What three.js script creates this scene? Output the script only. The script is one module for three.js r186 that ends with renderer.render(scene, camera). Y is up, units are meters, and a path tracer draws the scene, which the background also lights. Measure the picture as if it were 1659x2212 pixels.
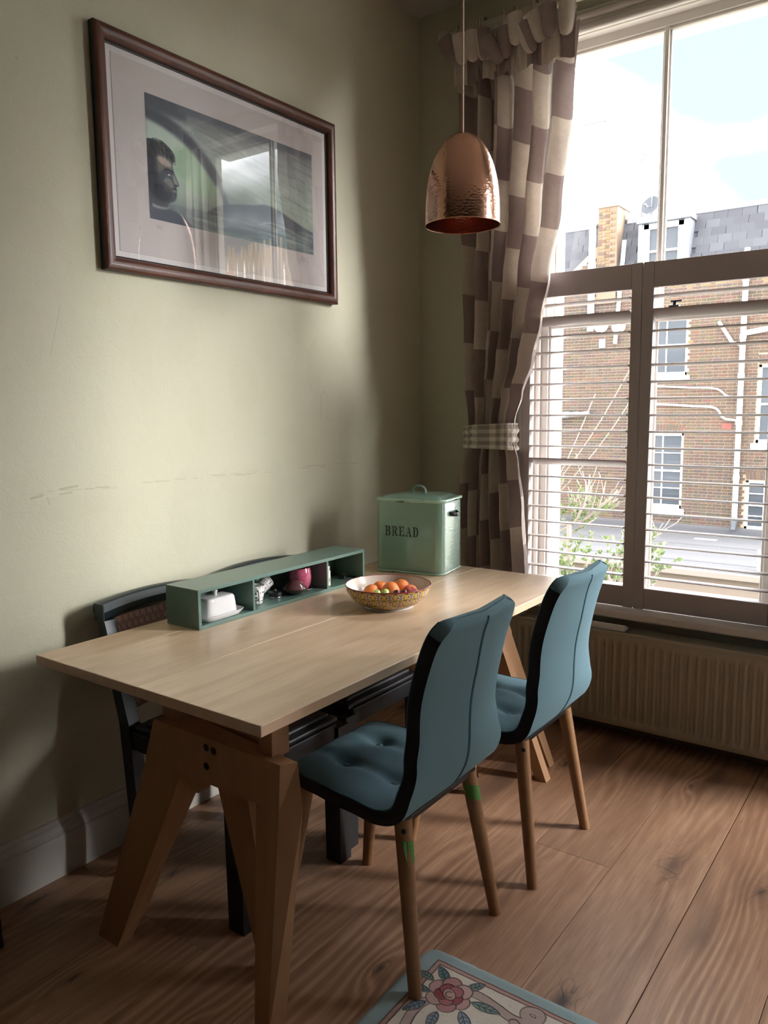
import * as THREE from 'three';
import { RoundedBoxGeometry } from 'three/addons/geometries/RoundedBoxGeometry.js';
import { mergeGeometries, mergeVertices, toCreasedNormals } from 'three/addons/utils/BufferGeometryUtils.js';
import { ImprovedNoise } from 'three/addons/math/ImprovedNoise.js';

// ------------------------------------------------------------------ camera, sky, sun, exposure
const scene = new THREE.Scene();
const camera = new THREE.PerspectiveCamera(66.159, 1659 / 2212, 0.05, 200);
camera.position.set(2.121, 1.4, 3.23);
camera.rotation.set(-7.60356 * Math.PI / 180, 35.98228 * Math.PI / 180, -0.58181 * Math.PI / 180, 'YXZ');

const IN = new ImprovedNoise();
const ns = (x, y, z = 0) => IN.noise(x, y, z);
function fbm(x, y, z = 0, oct = 4) { let a = 0, f = 1, g = 0.5; for (let i = 0; i < oct; i++) { a += g * IN.noise(x * f + 3.1 * i, y * f - 1.7 * i, z + 0.37 * i); f *= 2.03; g *= 0.5; } return a; }
const sst = (a, b, x) => { const t = Math.min(1, Math.max(0, (x - a) / (b - a))); return t * t * (3 - 2 * t); };
const mix = (a, b, t) => a + (b - a) * t;

const SKY = 11;           // brightness of white cloud
const SUN = 19;          // brightness of the sun, spread wide by thin cloud
function makeSky() {
  const w = 1024, h = 512, d = new Float32Array(w * h * 4);
  for (let j = 0; j < h; j++) for (let i = 0; i < w; i++) {
    const el = ((j + 0.5) / h - 0.5) * Math.PI, az = ((i + 0.5) / w - 0.5) * 2 * Math.PI;
    const y = Math.sin(el), x = Math.cos(el) * Math.cos(az), z = Math.cos(el) * Math.sin(az);
    const o = (j * w + i) * 4;
    const up = Math.max(y, 0), k = 1.0 / (up + 0.22);
    const c = fbm(x * k * 1.1 + 4.3, z * k * 1.1 - 2.2, 0.4, 6);
    const az0 = Math.atan2(x, -z) * 57.3, eld = el * 57.3, gap = Math.exp(-Math.pow((az0 + 9) / 11, 2) - Math.pow((eld - 24) / 13, 2)) + 0.5 * Math.exp(-Math.pow((az0 + 19) / 9, 2) - Math.pow((eld - 27) / 8, 2)); // the gap of clear sky over the roofs
    const cov = sst(-0.16, 0.12, c + 0.05 - 0.55 * gap);
    const shade = 0.92 + 0.9 * fbm(x * k * 2.3, z * k * 2.3, 7.7, 5);
    const bright = SKY * (0.85 + 0.45 * up), clear = 0.98 + 0.25 * (1 - up);
    const blue = [0.60 * clear, 0.71 * clear, 0.755 * clear], cloud = [1.08 * shade, 1.09 * shade, 1.12 * shade];
    for (let q = 0; q < 3; q++) d[o + q] = mix(blue[q], bright * cloud[q], cov);
    d[o + 3] = 1;
  }
  const t = new THREE.DataTexture(d, w, h, THREE.RGBAFormat, THREE.FloatType);
  t.mapping = THREE.EquirectangularReflectionMapping; t.magFilter = THREE.LinearFilter; t.colorSpace = THREE.LinearSRGBColorSpace; t.needsUpdate = true;
  return t;
}
scene.background = makeSky();

const sun = new THREE.DirectionalLight(new THREE.Color().setRGB(1.0, 0.975, 0.95), SUN);
{ // low veiled sun, out of view at right, placed to light the left wall
  const az = 71 * Math.PI / 180, el = 16 * Math.PI / 180;
  sun.position.set(Math.sin(az) * Math.cos(el) * 30, Math.sin(el) * 30, -Math.cos(az) * Math.cos(el) * 30);
  sun.target.position.set(0.5, 1, 1);
  sun.position.add(sun.target.position);
  sun.castShadow = true; sun.shadow.radius = 57; sun.shadow.mapSize.set(2048, 2048);
  const s = sun.shadow.camera; s.left = -8; s.right = 8; s.top = 8; s.bottom = -8; s.near = 1; s.far = 60;
  scene.add(sun, sun.target);
}
const renderer = new THREE.WebGLRenderer({ antialias: true });
renderer.toneMapping = THREE.LinearToneMapping;
renderer.toneMappingExposure = 1.3;
renderer.shadowMap.enabled = true;

// ------------------------------------------------------------------ helpers
let seed = 12345;
const rnd = () => { seed = (seed * 1664525 + 1013904223) >>> 0; return seed / 4294967296; };
const rr = (a, b) => a + (b - a) * rnd();
const V2 = (x, y) => new THREE.Vector2(x, y), V3 = (x, y, z) => new THREE.Vector3(x, y, z);
const lin = (r, g, b) => new THREE.Color().setRGB(r, g, b);
const used = {};
function numbered(n) { if (!(n in used)) { used[n] = 0; return n; } used[n]++; return n + '_' + String(used[n]).padStart(3, '0'); }
function shadowy(o) { o.castShadow = true; o.receiveShadow = true; return o; }
function clean(list) { return (Array.isArray(list) ? list : [list]).map((g) => { g = g.index ? g.toNonIndexed() : g; if (!g.attributes.normal) g.computeVertexNormals(); for (const k of Object.keys(g.attributes)) if (!['position', 'normal', 'uv'].includes(k)) g.deleteAttribute(k); if (!g.attributes.uv) g.setAttribute('uv', new THREE.BufferAttribute(new Float32Array(g.attributes.position.count * 2), 2)); return g; }); }
function merge(list) { const l = clean(list); return l.length === 1 ? l[0] : mergeGeometries(l); }
function part(name, geo, mat, parent, label) { const m = shadowy(new THREE.Mesh(Array.isArray(geo) ? merge(geo) : geo, mat)); m.name = name; if (label) m.userData.label = label; parent.add(m); return m; }
function group(name, parent) { const g = new THREE.Group(); g.name = name; parent.add(g); return g; }
function tag(o, label, category, grp, kind) { o.userData.label = label; o.userData.category = category; if (grp) o.userData.group = grp; if (kind) o.userData.kind = kind; return o; }
function thing(name, label, category, pos = [0, 0, 0], turn = 0, grp) { const g = group(numbered(name), scene); g.position.set(...pos); g.rotation.y = turn; return tag(g, label, category, grp); }
function single(name, geo, mat, label, category, pos = [0, 0, 0], turn = 0, grp) { const m = part(numbered(name), geo, mat, scene); m.position.set(...pos); m.rotation.y = turn; return tag(m, label, category, grp); }
function struct(name, geo, mat, label) { const m = part(numbered(name), geo, mat, scene); m.userData.kind = 'structure'; if (label) m.userData.label = label; return m; }
function structGroup(name, label) { const g = group(numbered(name), scene); g.userData.kind = 'structure'; if (label) g.userData.label = label; return g; }
function metric(g, s = 1, du = 0, dv = 0) { // uv in metres by the face's main direction
  g = g.index ? g.toNonIndexed() : g; if (!g.attributes.normal) g.computeVertexNormals();
  const p = g.attributes.position, n = g.attributes.normal, uv = new Float32Array(p.count * 2);
  for (let i = 0; i < p.count; i++) { const ax = Math.abs(n.getX(i)), ay = Math.abs(n.getY(i)), az = Math.abs(n.getZ(i)); let u, v;
    if (ay >= ax && ay >= az) { u = p.getX(i); v = p.getZ(i); } else if (ax >= az) { u = p.getZ(i); v = p.getY(i); } else { u = p.getX(i); v = p.getY(i); }
    uv[2 * i] = u * s + du; uv[2 * i + 1] = v * s + dv; }
  g.setAttribute('uv', new THREE.BufferAttribute(uv, 2)); return g;
}
// box given by its corners, edges rounded by r
function bx(x0, x1, y0, y1, z0, z1, r = 0) { const w = x1 - x0, h = y1 - y0, d = z1 - z0; const g = r > 0 ? new RoundedBoxGeometry(w, h, d, 2, Math.min(r, w / 2.01, h / 2.01, d / 2.01)) : new THREE.BoxGeometry(w, h, d); g.translate((x0 + x1) / 2, (y0 + y1) / 2, (z0 + z1) / 2); return metric(g); }
function tube(pts, r, seg = 40, rad = 10, closed = false) { return new THREE.TubeGeometry(new THREE.CatmullRomCurve3(pts.map((p) => V3(...p)), closed), seg, r, rad, closed); }
function cyl(a, b, r0, r1 = r0, seg = 20) { const A = V3(...a), B = V3(...b), L = A.distanceTo(B); const g = new THREE.CylinderGeometry(r1, r0, L, seg, 1); g.applyQuaternion(new THREE.Quaternion().setFromUnitVectors(V3(0, 1, 0), B.clone().sub(A).normalize())); g.translate((A.x + B.x) / 2, (A.y + B.y) / 2, (A.z + B.z) / 2); return g; }
function lathe(pts, seg = 48) { return new THREE.LatheGeometry(pts.map((p) => V2(p[0], p[1])), seg); }
// convex eight-cornered block: four bottom corners then four top corners, both anticlockwise from above
function hexa(b, t) {
  const P = [...b, ...t], pos = [], quad = (i, j, k, l) => { for (const q of [i, j, k, i, k, l]) pos.push(...P[q]); };
  quad(3, 2, 1, 0); quad(4, 5, 6, 7); for (let i = 0; i < 4; i++) { const j = (i + 1) % 4; quad(i, j, 4 + j, 4 + i); }
  const g = new THREE.BufferGeometry(); g.setAttribute('position', new THREE.Float32BufferAttribute(pos, 3)); g.computeVertexNormals(); return metric(g);
}
function grid(nu, nv, f, wrapU = false) { // f(u,v) -> [x,y,z]; uv = (u,v)
  const pos = [], uv = [], idx = [];
  for (let j = 0; j <= nv; j++) for (let i = 0; i <= nu; i++) { const r = f(i / nu, j / nv); pos.push(r[0], r[1], r[2]); uv.push(r.length > 3 ? r[3] : i / nu, r.length > 3 ? r[4] : j / nv); }
  for (let j = 0; j < nv; j++) for (let i = 0; i < nu; i++) { const a = j * (nu + 1) + i, b = a + 1, c = a + nu + 1, d = c + 1; idx.push(a, b, d, a, d, c); }
  const g = new THREE.BufferGeometry(); g.setAttribute('position', new THREE.Float32BufferAttribute(pos, 3)); g.setAttribute('uv', new THREE.Float32BufferAttribute(uv, 2)); g.setIndex(idx); g.computeVertexNormals(); return g;
}
function dataTex(w, h, f, srgb = true, rep = true) { const d = new Uint8Array(w * h * 4); for (let j = 0; j < h; j++) for (let i = 0; i < w; i++) { const c = f(i, j), o = (j * w + i) * 4; if (typeof c === 'number') { d[o] = d[o + 1] = d[o + 2] = Math.max(0, Math.min(255, c)); } else for (let q = 0; q < 3; q++) d[o + q] = Math.max(0, Math.min(255, c[q])); d[o + 3] = 255; }
  const t = new THREE.DataTexture(d, w, h); t.magFilter = THREE.LinearFilter; t.minFilter = THREE.LinearFilter; if (rep) t.wrapS = t.wrapT = THREE.RepeatWrapping; if (srgb) t.colorSpace = THREE.SRGBColorSpace; t.needsUpdate = true; return t; }
function canvasTex(w, h, draw, srgb = true) { const c = document.createElement('canvas'); c.width = w; c.height = h; draw(c.getContext('2d'), w, h); const t = new THREE.CanvasTexture(c); if (srgb) t.colorSpace = THREE.SRGBColorSpace; t.wrapS = t.wrapT = THREE.RepeatWrapping; t.magFilter = THREE.LinearFilter; return t; }
const rep = (t, u, v, ou = 0, ov = 0) => { const c = t.clone(); c.repeat.set(u, v); c.offset.set(ou, ov); c.needsUpdate = true; return c; };
const std = (o) => new THREE.MeshStandardMaterial(o), phy = (o) => new THREE.MeshPhysicalMaterial(o);
const sideBoth = { side: THREE.DoubleSide };
function interp(tab, x) { if (x <= tab[0][0]) return tab[0][1]; for (let i = 1; i < tab.length; i++) if (x <= tab[i][0]) { const [a, b] = [tab[i - 1], tab[i]], t = (x - a[0]) / (b[0] - a[0]); return mix(a[1], b[1], t * t * (3 - 2 * t)); } return tab[tab.length - 1][1]; }
// ------------------------------------------------------------------ materials
// wood: u runs along the grain over `len` metres, v across over `wid` metres
function woodTex(w, h, len, wid, o) {
  const hgt = new Float32Array(w * h), col = new Uint8Array(w * h * 4), bmp = new Uint8Array(w * h * 4);
  const nStrip = o.strips || 1;
  for (let j = 0; j < h; j++) for (let i = 0; i < w; i++) {
    const u = i / w * len, v0 = j / h * wid, s = Math.floor(j / h * nStrip), sv = (j / h * nStrip - s) * wid / nStrip;
    const zz = s * 13.7 + (o.seed || 0);
    const warp = ns(u * o.wu, sv * o.wv, zz) * o.wa + ns(u * o.wu * 3.1, sv * o.wv * 2, zz + 5) * o.wa * 0.3;
    let kn = 0, knd = 0;
    for (const k of o.knots || []) if (k[0] === s) { const dx = (u - k[1]) / k[3], dy = (sv - k[2]) / k[4], r2 = dx * dx + dy * dy; kn += Math.exp(-r2 * 0.45); const rag = 1 + 0.5 * ns(u * 60, sv * 90, zz); knd += (Math.exp(-r2 * 7 * rag) + 0.75 * sst(0.86, 1, 1 - Math.abs(ns(u * 16 + 3, sv * 30, zz + 60)) * 1.6) * Math.exp(-r2 * 1.6)) * k[5]; }
    const ph = (sv + warp + kn * o.kb) * o.rings;
    const ring = 0.5 + 0.5 * Math.sin(ph * 6.283 + 1.5 * ns(u * 2, sv * 8, zz + 9));
    const rg = Math.pow(ring, o.sharp || 2);
    const pore = sst(0.12, 0.55, ns(u * 14, v0 * o.pf, zz + 2)) * (0.4 + 0.6 * rg);
    const broad = ns(u * 0.9, sv * 5, zz + 30), fine = ns(u * 40, v0 * 300, 3.3), cloud = fbm(u * 2.2, sv * 9, zz + 50, 3);
    const dark = Math.min(1, knd + o.stain * sst(0.22, 0.55, fbm(u * 1.1 + 7, v0 * 3.0, zz + 70, 4)));
    const A = sst(-0.25, 0.45, ns(u * 0.8 + 3, sv * 6, zz + 80)); const streak = ns(u * 5, v0 * 130, zz + 4) * 0.16 + ns(u * 9, v0 * 45, zz + 14) * 0.16 * (o.kc || 1);
    const t = 0.5 + o.kr * (rg - 0.5) * A + streak + 0.18 * broad + 0.05 * fine + 0.3 * cloud * (o.kc || 1) - o.kp * pore;
    const q = (j * w + i) * 4;
    for (let c = 0; c < 3; c++) { let x = mix(o.lo[c], o.hi[c], Math.max(0, Math.min(1, t))); x = mix(x, o.dk[c], dark); col[q + c] = Math.max(0, Math.min(255, x)); }
    col[q + 3] = 255;
    const b = 170 - 60 * pore + 40 * (rg - 0.5) - 60 * knd + 10 * fine; bmp[q] = bmp[q + 1] = bmp[q + 2] = Math.max(0, Math.min(255, b)); bmp[q + 3] = 255;
  }
  const mk = (d, srgb) => { const t = new THREE.DataTexture(d, w, h); t.magFilter = t.minFilter = THREE.LinearFilter; t.wrapS = t.wrapT = THREE.RepeatWrapping; if (srgb) t.colorSpace = THREE.SRGBColorSpace; t.needsUpdate = true; return t; };
  return { map: mk(col, true), bump: mk(bmp, false), len, wid };
}
const oak = woodTex(2048, 1024, 2.6, 0.98, { strips: 4, wu: 0.9, wv: 7, wa: 0.075, rings: 30, kb: 0.05, sharp: 1.4, pf: 420, kr: 0.5, kp: 0.26, stain: 0.5, lo: [138, 103, 82], hi: [204, 166, 138], dk: [72, 56, 50],
  knots: [[0, 0.55, 0.10, 0.10, 0.035, 0.8], [0, 1.9, 0.17, 0.05, 0.02, 0.8], [1, 0.62, 0.13, 0.09, 0.04, 0.95], [1, 2.1, 0.06, 0.06, 0.02, 0.6], [2, 0.55, 0.07, 0.09, 0.022, 0.8], [2, 1.55, 0.15, 0.08, 0.035, 0.6], [3, 1.62, 0.10, 0.085, 0.045, 1.0], [3, 0.9, 0.15, 0.16, 0.05, 0.55], [3, 0.35, 0.06, 0.06, 0.02, 0.7]] });
const maple = woodTex(2048, 1024, 1.75, 0.9, { strips: 3, wu: 1.4, wv: 5, wa: 0.06, rings: 16, kb: 0.04, sharp: 1.2, pf: 260, kr: 0.2, kp: 0.13, kc: 1.3, stain: 0.1, seed: 4.2, lo: [208, 176, 144], hi: [244, 220, 192], dk: [168, 128, 96],
  knots: [[0, 0.5, 0.08, 0.05, 0.018, 0.3], [1, 0.28, 0.21, 0.07, 0.025, 0.35], [1, 1.2, 0.1, 0.05, 0.02, 0.25], [2, 0.9, 0.2, 0.06, 0.02, 0.25]] });
const beech = woodTex(512, 256, 0.8, 0.3, { strips: 1, wu: 1.4, wv: 6, wa: 0.03, rings: 30, kb: 0, sharp: 1.4, pf: 300, kr: 0.25, kp: 0.12, stain: 0, seed: 9, lo: [176, 136, 102], hi: [206, 168, 132], dk: [120, 80, 50] });
const plaster = dataTex(512, 512, (i, j) => 128 + 60 * ns(i * 0.045, j * 0.045, 1) + 45 * ns(i * 0.16, j * 0.16, 2) + 25 * ns(i * 0.4, j * 0.4, 3), false);
const felt = dataTex(256, 256, (i, j) => 128 + 70 * ns(i * 0.31, j * 0.31, 4) + 55 * ns(i * 0.9, j * 0.9, 5), false);
const feltCol = dataTex(256, 256, (i, j) => { const k = 232 + 18 * ns(i * 0.2, j * 0.2, 8) + 24 * ns(i * 0.71, j * 0.71, 9); return [k, k, k]; });
const hammer = dataTex(512, 512, (i, j) => { // overlapping round dents
  let m = 9; const n = 34, x = i / 512 * n, y = j / 512 * n;
  for (let a = -1; a <= 1; a++) for (let b = -1; b <= 1; b++) { const cx = Math.floor(x) + a, cy = Math.floor(y) + b, wx = (cx + n) % n, wy = (cy + n) % n; const hx = Math.sin(wx * 127.1 + wy * 311.7) * 43758.5, hy = Math.sin(wx * 269.5 + wy * 183.3) * 43758.5; const dx = cx + 0.5 + 0.7 * (hx - Math.floor(hx) - 0.5) - x, dy = cy + 0.5 + 0.7 * (hy - Math.floor(hy) - 0.5) - y; m = Math.min(m, dx * dx + dy * dy); }
  return 60 + 190 * Math.min(1, m * 1.3); }, false);

const M = {};
M.wall = std({ color: lin(0.575, 0.565, 0.435), roughness: 0.72, bumpMap: rep(plaster, 1.6, 1.6), bumpScale: 0.0012 });
{ // hairline scuffs and rub marks, laid out in metres along the wall (z) and up it (y)
  const scuff = canvasTex(2048, 2048, (c, W, H) => { c.fillStyle = '#ffffff'; c.fillRect(0, 0, W, H); const X = (z) => z / 2.62 * W, Y = (y) => H - y / 3.157 * H; let s = 9; const R = () => (s = (s * 16807) % 2147483647) / 2147483647; c.lineCap = 'round';
    const st = (pts, wd, col) => { c.globalAlpha = 0.4; c.strokeStyle = col; c.lineWidth = wd; c.beginPath(); pts.forEach((p, i) => (i ? c.lineTo(X(p[0]), Y(p[1])) : c.moveTo(X(p[0]), Y(p[1])))); c.stroke(); c.globalAlpha = 1; };
    for (let i = 0; i < 46; i++) { const z = 0.5 + R() * 1.55, y = 1.155 + 0.012 * R(); st([[z, y], [z + 0.01 + R() * 0.06, y + R() * 0.004]], 1 + R() * 2, `rgba(120,115,90,${0.10 + R() * 0.25})`); }
    st([[2.02, 1.152], [1.985, 1.156]], 4, 'rgba(110,108,90,0.5)'); st([[1.93, 1.17], [1.87, 1.175]], 4, 'rgba(110,108,90,0.5)'); st([[1.93, 1.155], [1.89, 1.158]], 3, 'rgba(110,108,90,0.45)'); st([[1.97, 1.15], [1.965, 1.13]], 3, 'rgba(110,108,90,0.4)');
    for (let i = 0; i < 14; i++) { const z = 1.18 + R() * 0.16; st([[z, 1.235 + R() * 0.008], [z + 0.02, 1.236 + R() * 0.006]], 2 + R() * 2, 'rgba(255,255,248,0.8)'); }
    st([[0.742, 1.36], [0.744, 1.44], [0.735, 1.462], [0.715, 1.465], [0.705, 1.45], [0.703, 1.43]], 2.2, 'rgba(120,115,90,0.4)'); st([[1.93, 1.56], [1.89, 1.70]], 2, 'rgba(130,125,105,0.35)');
    for (let i = 0; i < 26; i++) { const z = 0.3 + R() * 2.2, y = 0.95 + R() * 2; st([[z, y], [z + 0.004 - R() * 0.008, y + R() * 0.012]], 1.5 + R() * 2, `rgba(${R() < 0.5 ? '110,104,84' : '255,255,250'},0.5)`); }
    for (let i = 0; i < 400; i++) { c.fillStyle = `rgba(150,146,120,${0.006 + R() * 0.012})`; c.beginPath(); c.ellipse(R() * W, R() * H, 20 + R() * 120, 20 + R() * 90, 0, 0, 7); c.fill(); } });
  M.wallLeft = M.wall.clone(); M.wallLeft.map = rep(scuff, 1 / 2.62, 1 / 3.157); M.wallLeft.color = lin(0.59, 0.58, 0.445);
}
M.wallUnseenDark = std({ color: lin(0.10, 0.085, 0.065), roughness: 0.8 });  // for walls out of view, dark to cut light bounced into the room
M.wallDark = std({ color: lin(0.04, 0.035, 0.03), roughness: 0.9 });
M.ceiling = std({ color: lin(0.50, 0.47, 0.43), roughness: 0.9 });
M.white = std({ color: lin(0.66, 0.62, 0.58), roughness: 0.42 });
M.whiteOut = std({ color: lin(0.78, 0.80, 0.80), roughness: 0.7 });
M.skirt = std({ color: lin(0.62, 0.6, 0.55), roughness: 0.45 });
M.shutter = std({ color: lin(0.42, 0.37, 0.36), roughness: 0.38 });
M.cream = std({ color: lin(0.37, 0.34, 0.26), roughness: 0.35 });
M.subfloor = std({ color: lin(0.03, 0.022, 0.018), roughness: 0.9 });
M.pane = phy({ color: 0xffffff, transmission: 1, thickness: 0, roughness: 0, ior: 1.45, ...sideBoth });
M.picGlass = phy({ color: 0xffffff, transmission: 1, thickness: 0, roughness: 0.01, ior: 1.8, ...sideBoth });
M.oak = [0.95, 1.02, 0.9, 1.06].map((k, i) => std({ map: oak.map, bumpMap: oak.bump, bumpScale: 0.0006, color: lin(k * 1.12, k * 1.12 * (1 - 0.01 * i), k * 1.1 * (1 - 0.02 * i)), roughness: 0.42 }));
M.maple = [1, 0.95, 1.03].map((k) => phy({ map: maple.map, bumpMap: maple.bump, bumpScale: 0.0002, color: lin(k, k * 0.985, k * 0.96), roughness: 0.4, clearcoat: 0.35, clearcoatRoughness: 0.22 }));
M.mapleEdge = std({ color: lin(0.46, 0.32, 0.19), roughness: 0.5 });
M.beech = std({ map: rep(beech.map, 1, 1), bumpMap: beech.bump, bumpScale: 0.0002, color: lin(0.85, 0.78, 0.70), roughness: 0.5 });
M.chairLeg = std({ map: beech.map, color: lin(0.50, 0.42, 0.31), roughness: 0.42 });
M.blue = phy({ color: lin(0.145, 0.265, 0.32), map: rep(feltCol, 9, 9), bumpMap: rep(felt, 9, 9), bumpScale: 0.0009, roughness: 0.95, sheen: 0.5, sheenColor: lin(0.12, 0.2, 0.24), sheenRoughness: 0.6 });
M.navy = std({ color: lin(0.004, 0.005, 0.010), roughness: 0.85, bumpMap: rep(felt, 9, 9), bumpScale: 0.0006 });
M.thread = std({ color: lin(0.05, 0.12, 0.155), roughness: 0.95 });
M.blackMetal = std({ color: lin(0.01, 0.01, 0.011), roughness: 0.4, metalness: 0.5 });
M.blackPaint = std({ color: lin(0.0025, 0.004, 0.006), roughness: 0.5 });
M.tealPaint = std({ color: lin(0.003, 0.014, 0.018), roughness: 0.42 });
M.shelf = phy({ color: lin(0.105, 0.185, 0.155), roughness: 0.33, clearcoat: 0.25, clearcoatRoughness: 0.2 });
M.enamel = phy({ color: lin(0.215, 0.37, 0.285), ior: 1.75, roughness: 0.16, clearcoat: 0.7, clearcoatRoughness: 0.07, bumpMap: rep(plaster, 2.2, 2.2), bumpScale: 0.0012 });
M.blackEnamel = std({ color: lin(0.012, 0.011, 0.013), roughness: 0.3 });
M.copper = std({ color: lin(0.74, 0.43, 0.31), metalness: 1, roughness: 0.16, bumpMap: rep(hammer, 2, 1), bumpScale: 0.0006, ...sideBoth });
M.copperIn = std({ color: lin(0.62, 0.26, 0.18), metalness: 1, roughness: 0.22, bumpMap: rep(hammer, 2, 1), bumpScale: 0.0008, ...sideBoth });
M.frame = phy({ color: lin(0.17, 0.058, 0.032), roughness: 0.4, clearcoat: 0.12, clearcoatRoughness: 0.25, map: dataTex(256, 64, (i, j) => { const k = 200 + 40 * fbm(i * 0.02, j * 0.12, 3, 4) * 2; return [k, k * 0.97, k * 0.94]; }), bumpMap: plaster, bumpScale: 0.0008 });
M.frameBlack = std({ color: lin(0.010, 0.009, 0.010), roughness: 0.35 });
M.mount = std({ color: lin(0.58, 0.545, 0.545), roughness: 0.85 });
M.mountWhite = std({ color: lin(0.72, 0.70, 0.71), roughness: 0.8 });
M.glaze = phy({ color: lin(0.74, 0.74, 0.75), roughness: 0.12, clearcoat: 0.5, clearcoatRoughness: 0.05 });
M.rodPaint = std({ color: lin(0.60, 0.55, 0.43), roughness: 0.45 });
// ------------------------------------------------------------------ the room
const RX = 4.3, RZ = 7.6, RH = 3.157;
const W1 = 1.093, W2 = 3.22, HW2 = 0.78, SILL2 = 0.06;              // window centres; the second is unseen, placed to light floor and left wall
const HW = 0.545, SILL = 0.53, HEAD = 2.93; // half width, foot and head of each wall opening
struct('wall_left', bx(-0.3, 0, -0.15, RH + 0.1, -0.35, 2.62), M.wallLeft, 'sage green painted wall on the left, faintly scuffed');
{ // window wall, in one piece round the two openings
  const zb = -0.32, xs = [0, W1 - HW, W1 + HW, W2 - HW2, W2 + HW2, RX + 0.3], g = [];
  g.push(bx(xs[0], xs[1], -0.15, RH + 0.1, zb, 0), bx(xs[2], xs[3], -0.15, RH + 0.1, -0.178, 0), bx(1.90, xs[3], -0.15, RH + 0.1, zb, -0.178), bx(xs[4], xs[5], -0.15, RH + 0.1, zb, 0));
  for (const k of [1, 3]) { g.push(bx(xs[k], xs[k + 1], -0.15, k === 1 ? SILL : SILL2, zb, 0)); g.push(bx(xs[k], xs[k + 1], HEAD, RH + 0.1, zb, 0)); }
  struct('wall_back', g, M.wall, 'sage green window wall');
}
struct('wall_left_unseen_dark', bx(-0.3, 0.0, -0.15, RH + 0.1, 2.62, RZ + 0.3), M.wallUnseenDark);  // unseen stretch of left wall, made dark to absorb bounced light
struct('wall_right', bx(RX, RX + 0.3, -0.15, RH + 0.1, 0, RZ + 0.3), M.wallUnseenDark);  // out of view, kept dark to limit bounced light
struct('wall_front', bx(0, RX, -0.15, RH + 0.1, RZ, RZ + 0.3), M.wallUnseenDark);  // out of view, set far back and dark to weaken bounced light
struct('ceiling', bx(-0.3, RX + 0.3, RH, RH + 0.25, -0.3, RZ + 0.3), M.ceiling);
{ // unseen dark doorway behind the camera, placed to darken the copper lamp reflection
  const d = structGroup('unseen_door_1');
  part('door_leaf', [bx(1.5, 2.4, 0, 2.05, RZ - 0.03, RZ - 0.001, 0.004)], M.wallDark, d);
  part('door_frame', [bx(1.4, 1.5, 0, 2.15, RZ - 0.05, RZ - 0.001, 0.006), bx(2.4, 2.5, 0, 2.15, RZ - 0.05, RZ - 0.001, 0.006), bx(1.5, 2.4, 2.05, 2.15, RZ - 0.05, RZ - 0.001, 0.006)], M.white, d);
}
{ // floor: wide oak boards along z, each board a piece
  const floor = structGroup('floor', 'wide oak floorboards with knots and dark stains');
  part('subfloor', bx(0, RX, -0.15, -0.021, 0, RZ), M.subfloor, floor);
  const bw = 0.2455, x0 = 1.114 - 5 * bw; let k = 0;
  for (let s = 0; s < 19; s++) {
    const a = Math.max(0.0, x0 + s * bw), b = Math.min(RX, x0 + (s + 1) * bw); if (b - a < 0.02) continue;
    let cuts = [];
    if (s === 5) cuts = [1.025, 3.1]; else if (s === 4) cuts = [2.2, 4.2]; else if (s === 6) cuts = [2.9]; else if (s === 7) cuts = [2.35]; else { let z = rr(0.4, 2.0); while (z < RZ - 0.3) { cuts.push(z); z += rr(1.5, 2.3); } }
    const ends = [0, ...cuts, RZ];
    for (let q = 0; q + 1 < ends.length; q++) {
      const gap = s === 7 ? 0.0022 : 0.0011, L0 = ends[q] + 0.0005, L1 = ends[q + 1] - 0.0005;
      const g = bx(a + gap, b - 0.0005, -0.02, 0, L0, L1, 0.0006);
      const strip = s === 5 ? (q === 0 ? 0 : 1) : s === 6 ? 3 : s === 7 ? 2 : (s * 7 + q * 3) % 4, flip = s === 5 && q === 1 ? 1 : (s + q) % 2;
      const off = Math.max(0, 2.6 - (L1 - L0)) * (s === 6 ? 0.1 : rnd()), uv = g.attributes.uv, p = g.attributes.position;
      for (let i = 0; i < uv.count; i++) { const u = (p.getZ(i) - L0 + off) / 2.6, v = (p.getX(i) - a) / bw; uv.setXY(i, flip ? 1 - u : u, (strip + 0.02 + 0.96 * v) / 4); }
      part('plank', g, M.oak[k++ % 4], floor);
    }
  }
}
function skirtProfile() { const s = new THREE.Shape(); s.moveTo(0, 0); s.lineTo(0.022, 0); s.lineTo(0.022, 0.118); s.quadraticCurveTo(0.021, 0.128, 0.016, 0.13); s.lineTo(0.0165, 0.142); s.quadraticCurveTo(0.013, 0.156, 0.007, 0.16); s.lineTo(0.006, 0.175); s.lineTo(0, 0.178); s.closePath(); return s; }
function skirting(L) { return metric(new THREE.ExtrudeGeometry(skirtProfile(), { depth: L, bevelEnabled: false, curveSegments: 5 })); }
struct('baseboard_left', skirting(RZ), M.skirt, 'moulded off-white skirting board along the left wall');
{ struct('baseboard_back', [bx(0.02, W2 - HW2 - 0.12, 0, 0.14, 0, 0.02, 0.004), bx(W2 + HW2 + 0.12, RX - 0.02, 0, 0.14, 0, 0.02, 0.004)], std({ color: lin(0.12, 0.085, 0.06), roughness: 0.6 })); }
{ const g = bx(RX - 0.02, RX, 0, 0.17, 0.02, RZ, 0.004); struct('baseboard_right', g, M.skirt); }
{ // shallow cove where the ceiling meets the walls
  const cove = (L) => { const s = new THREE.Shape(); s.moveTo(0, 0); s.lineTo(0, -0.008); s.quadraticCurveTo(0.004, -0.004, 0.008, 0); s.closePath(); return new THREE.ExtrudeGeometry(s, { depth: L, bevelEnabled: false }); };
  const g = cove(RZ); g.translate(0, RH, 0); struct('trim_1', g, M.ceiling);
}

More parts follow.
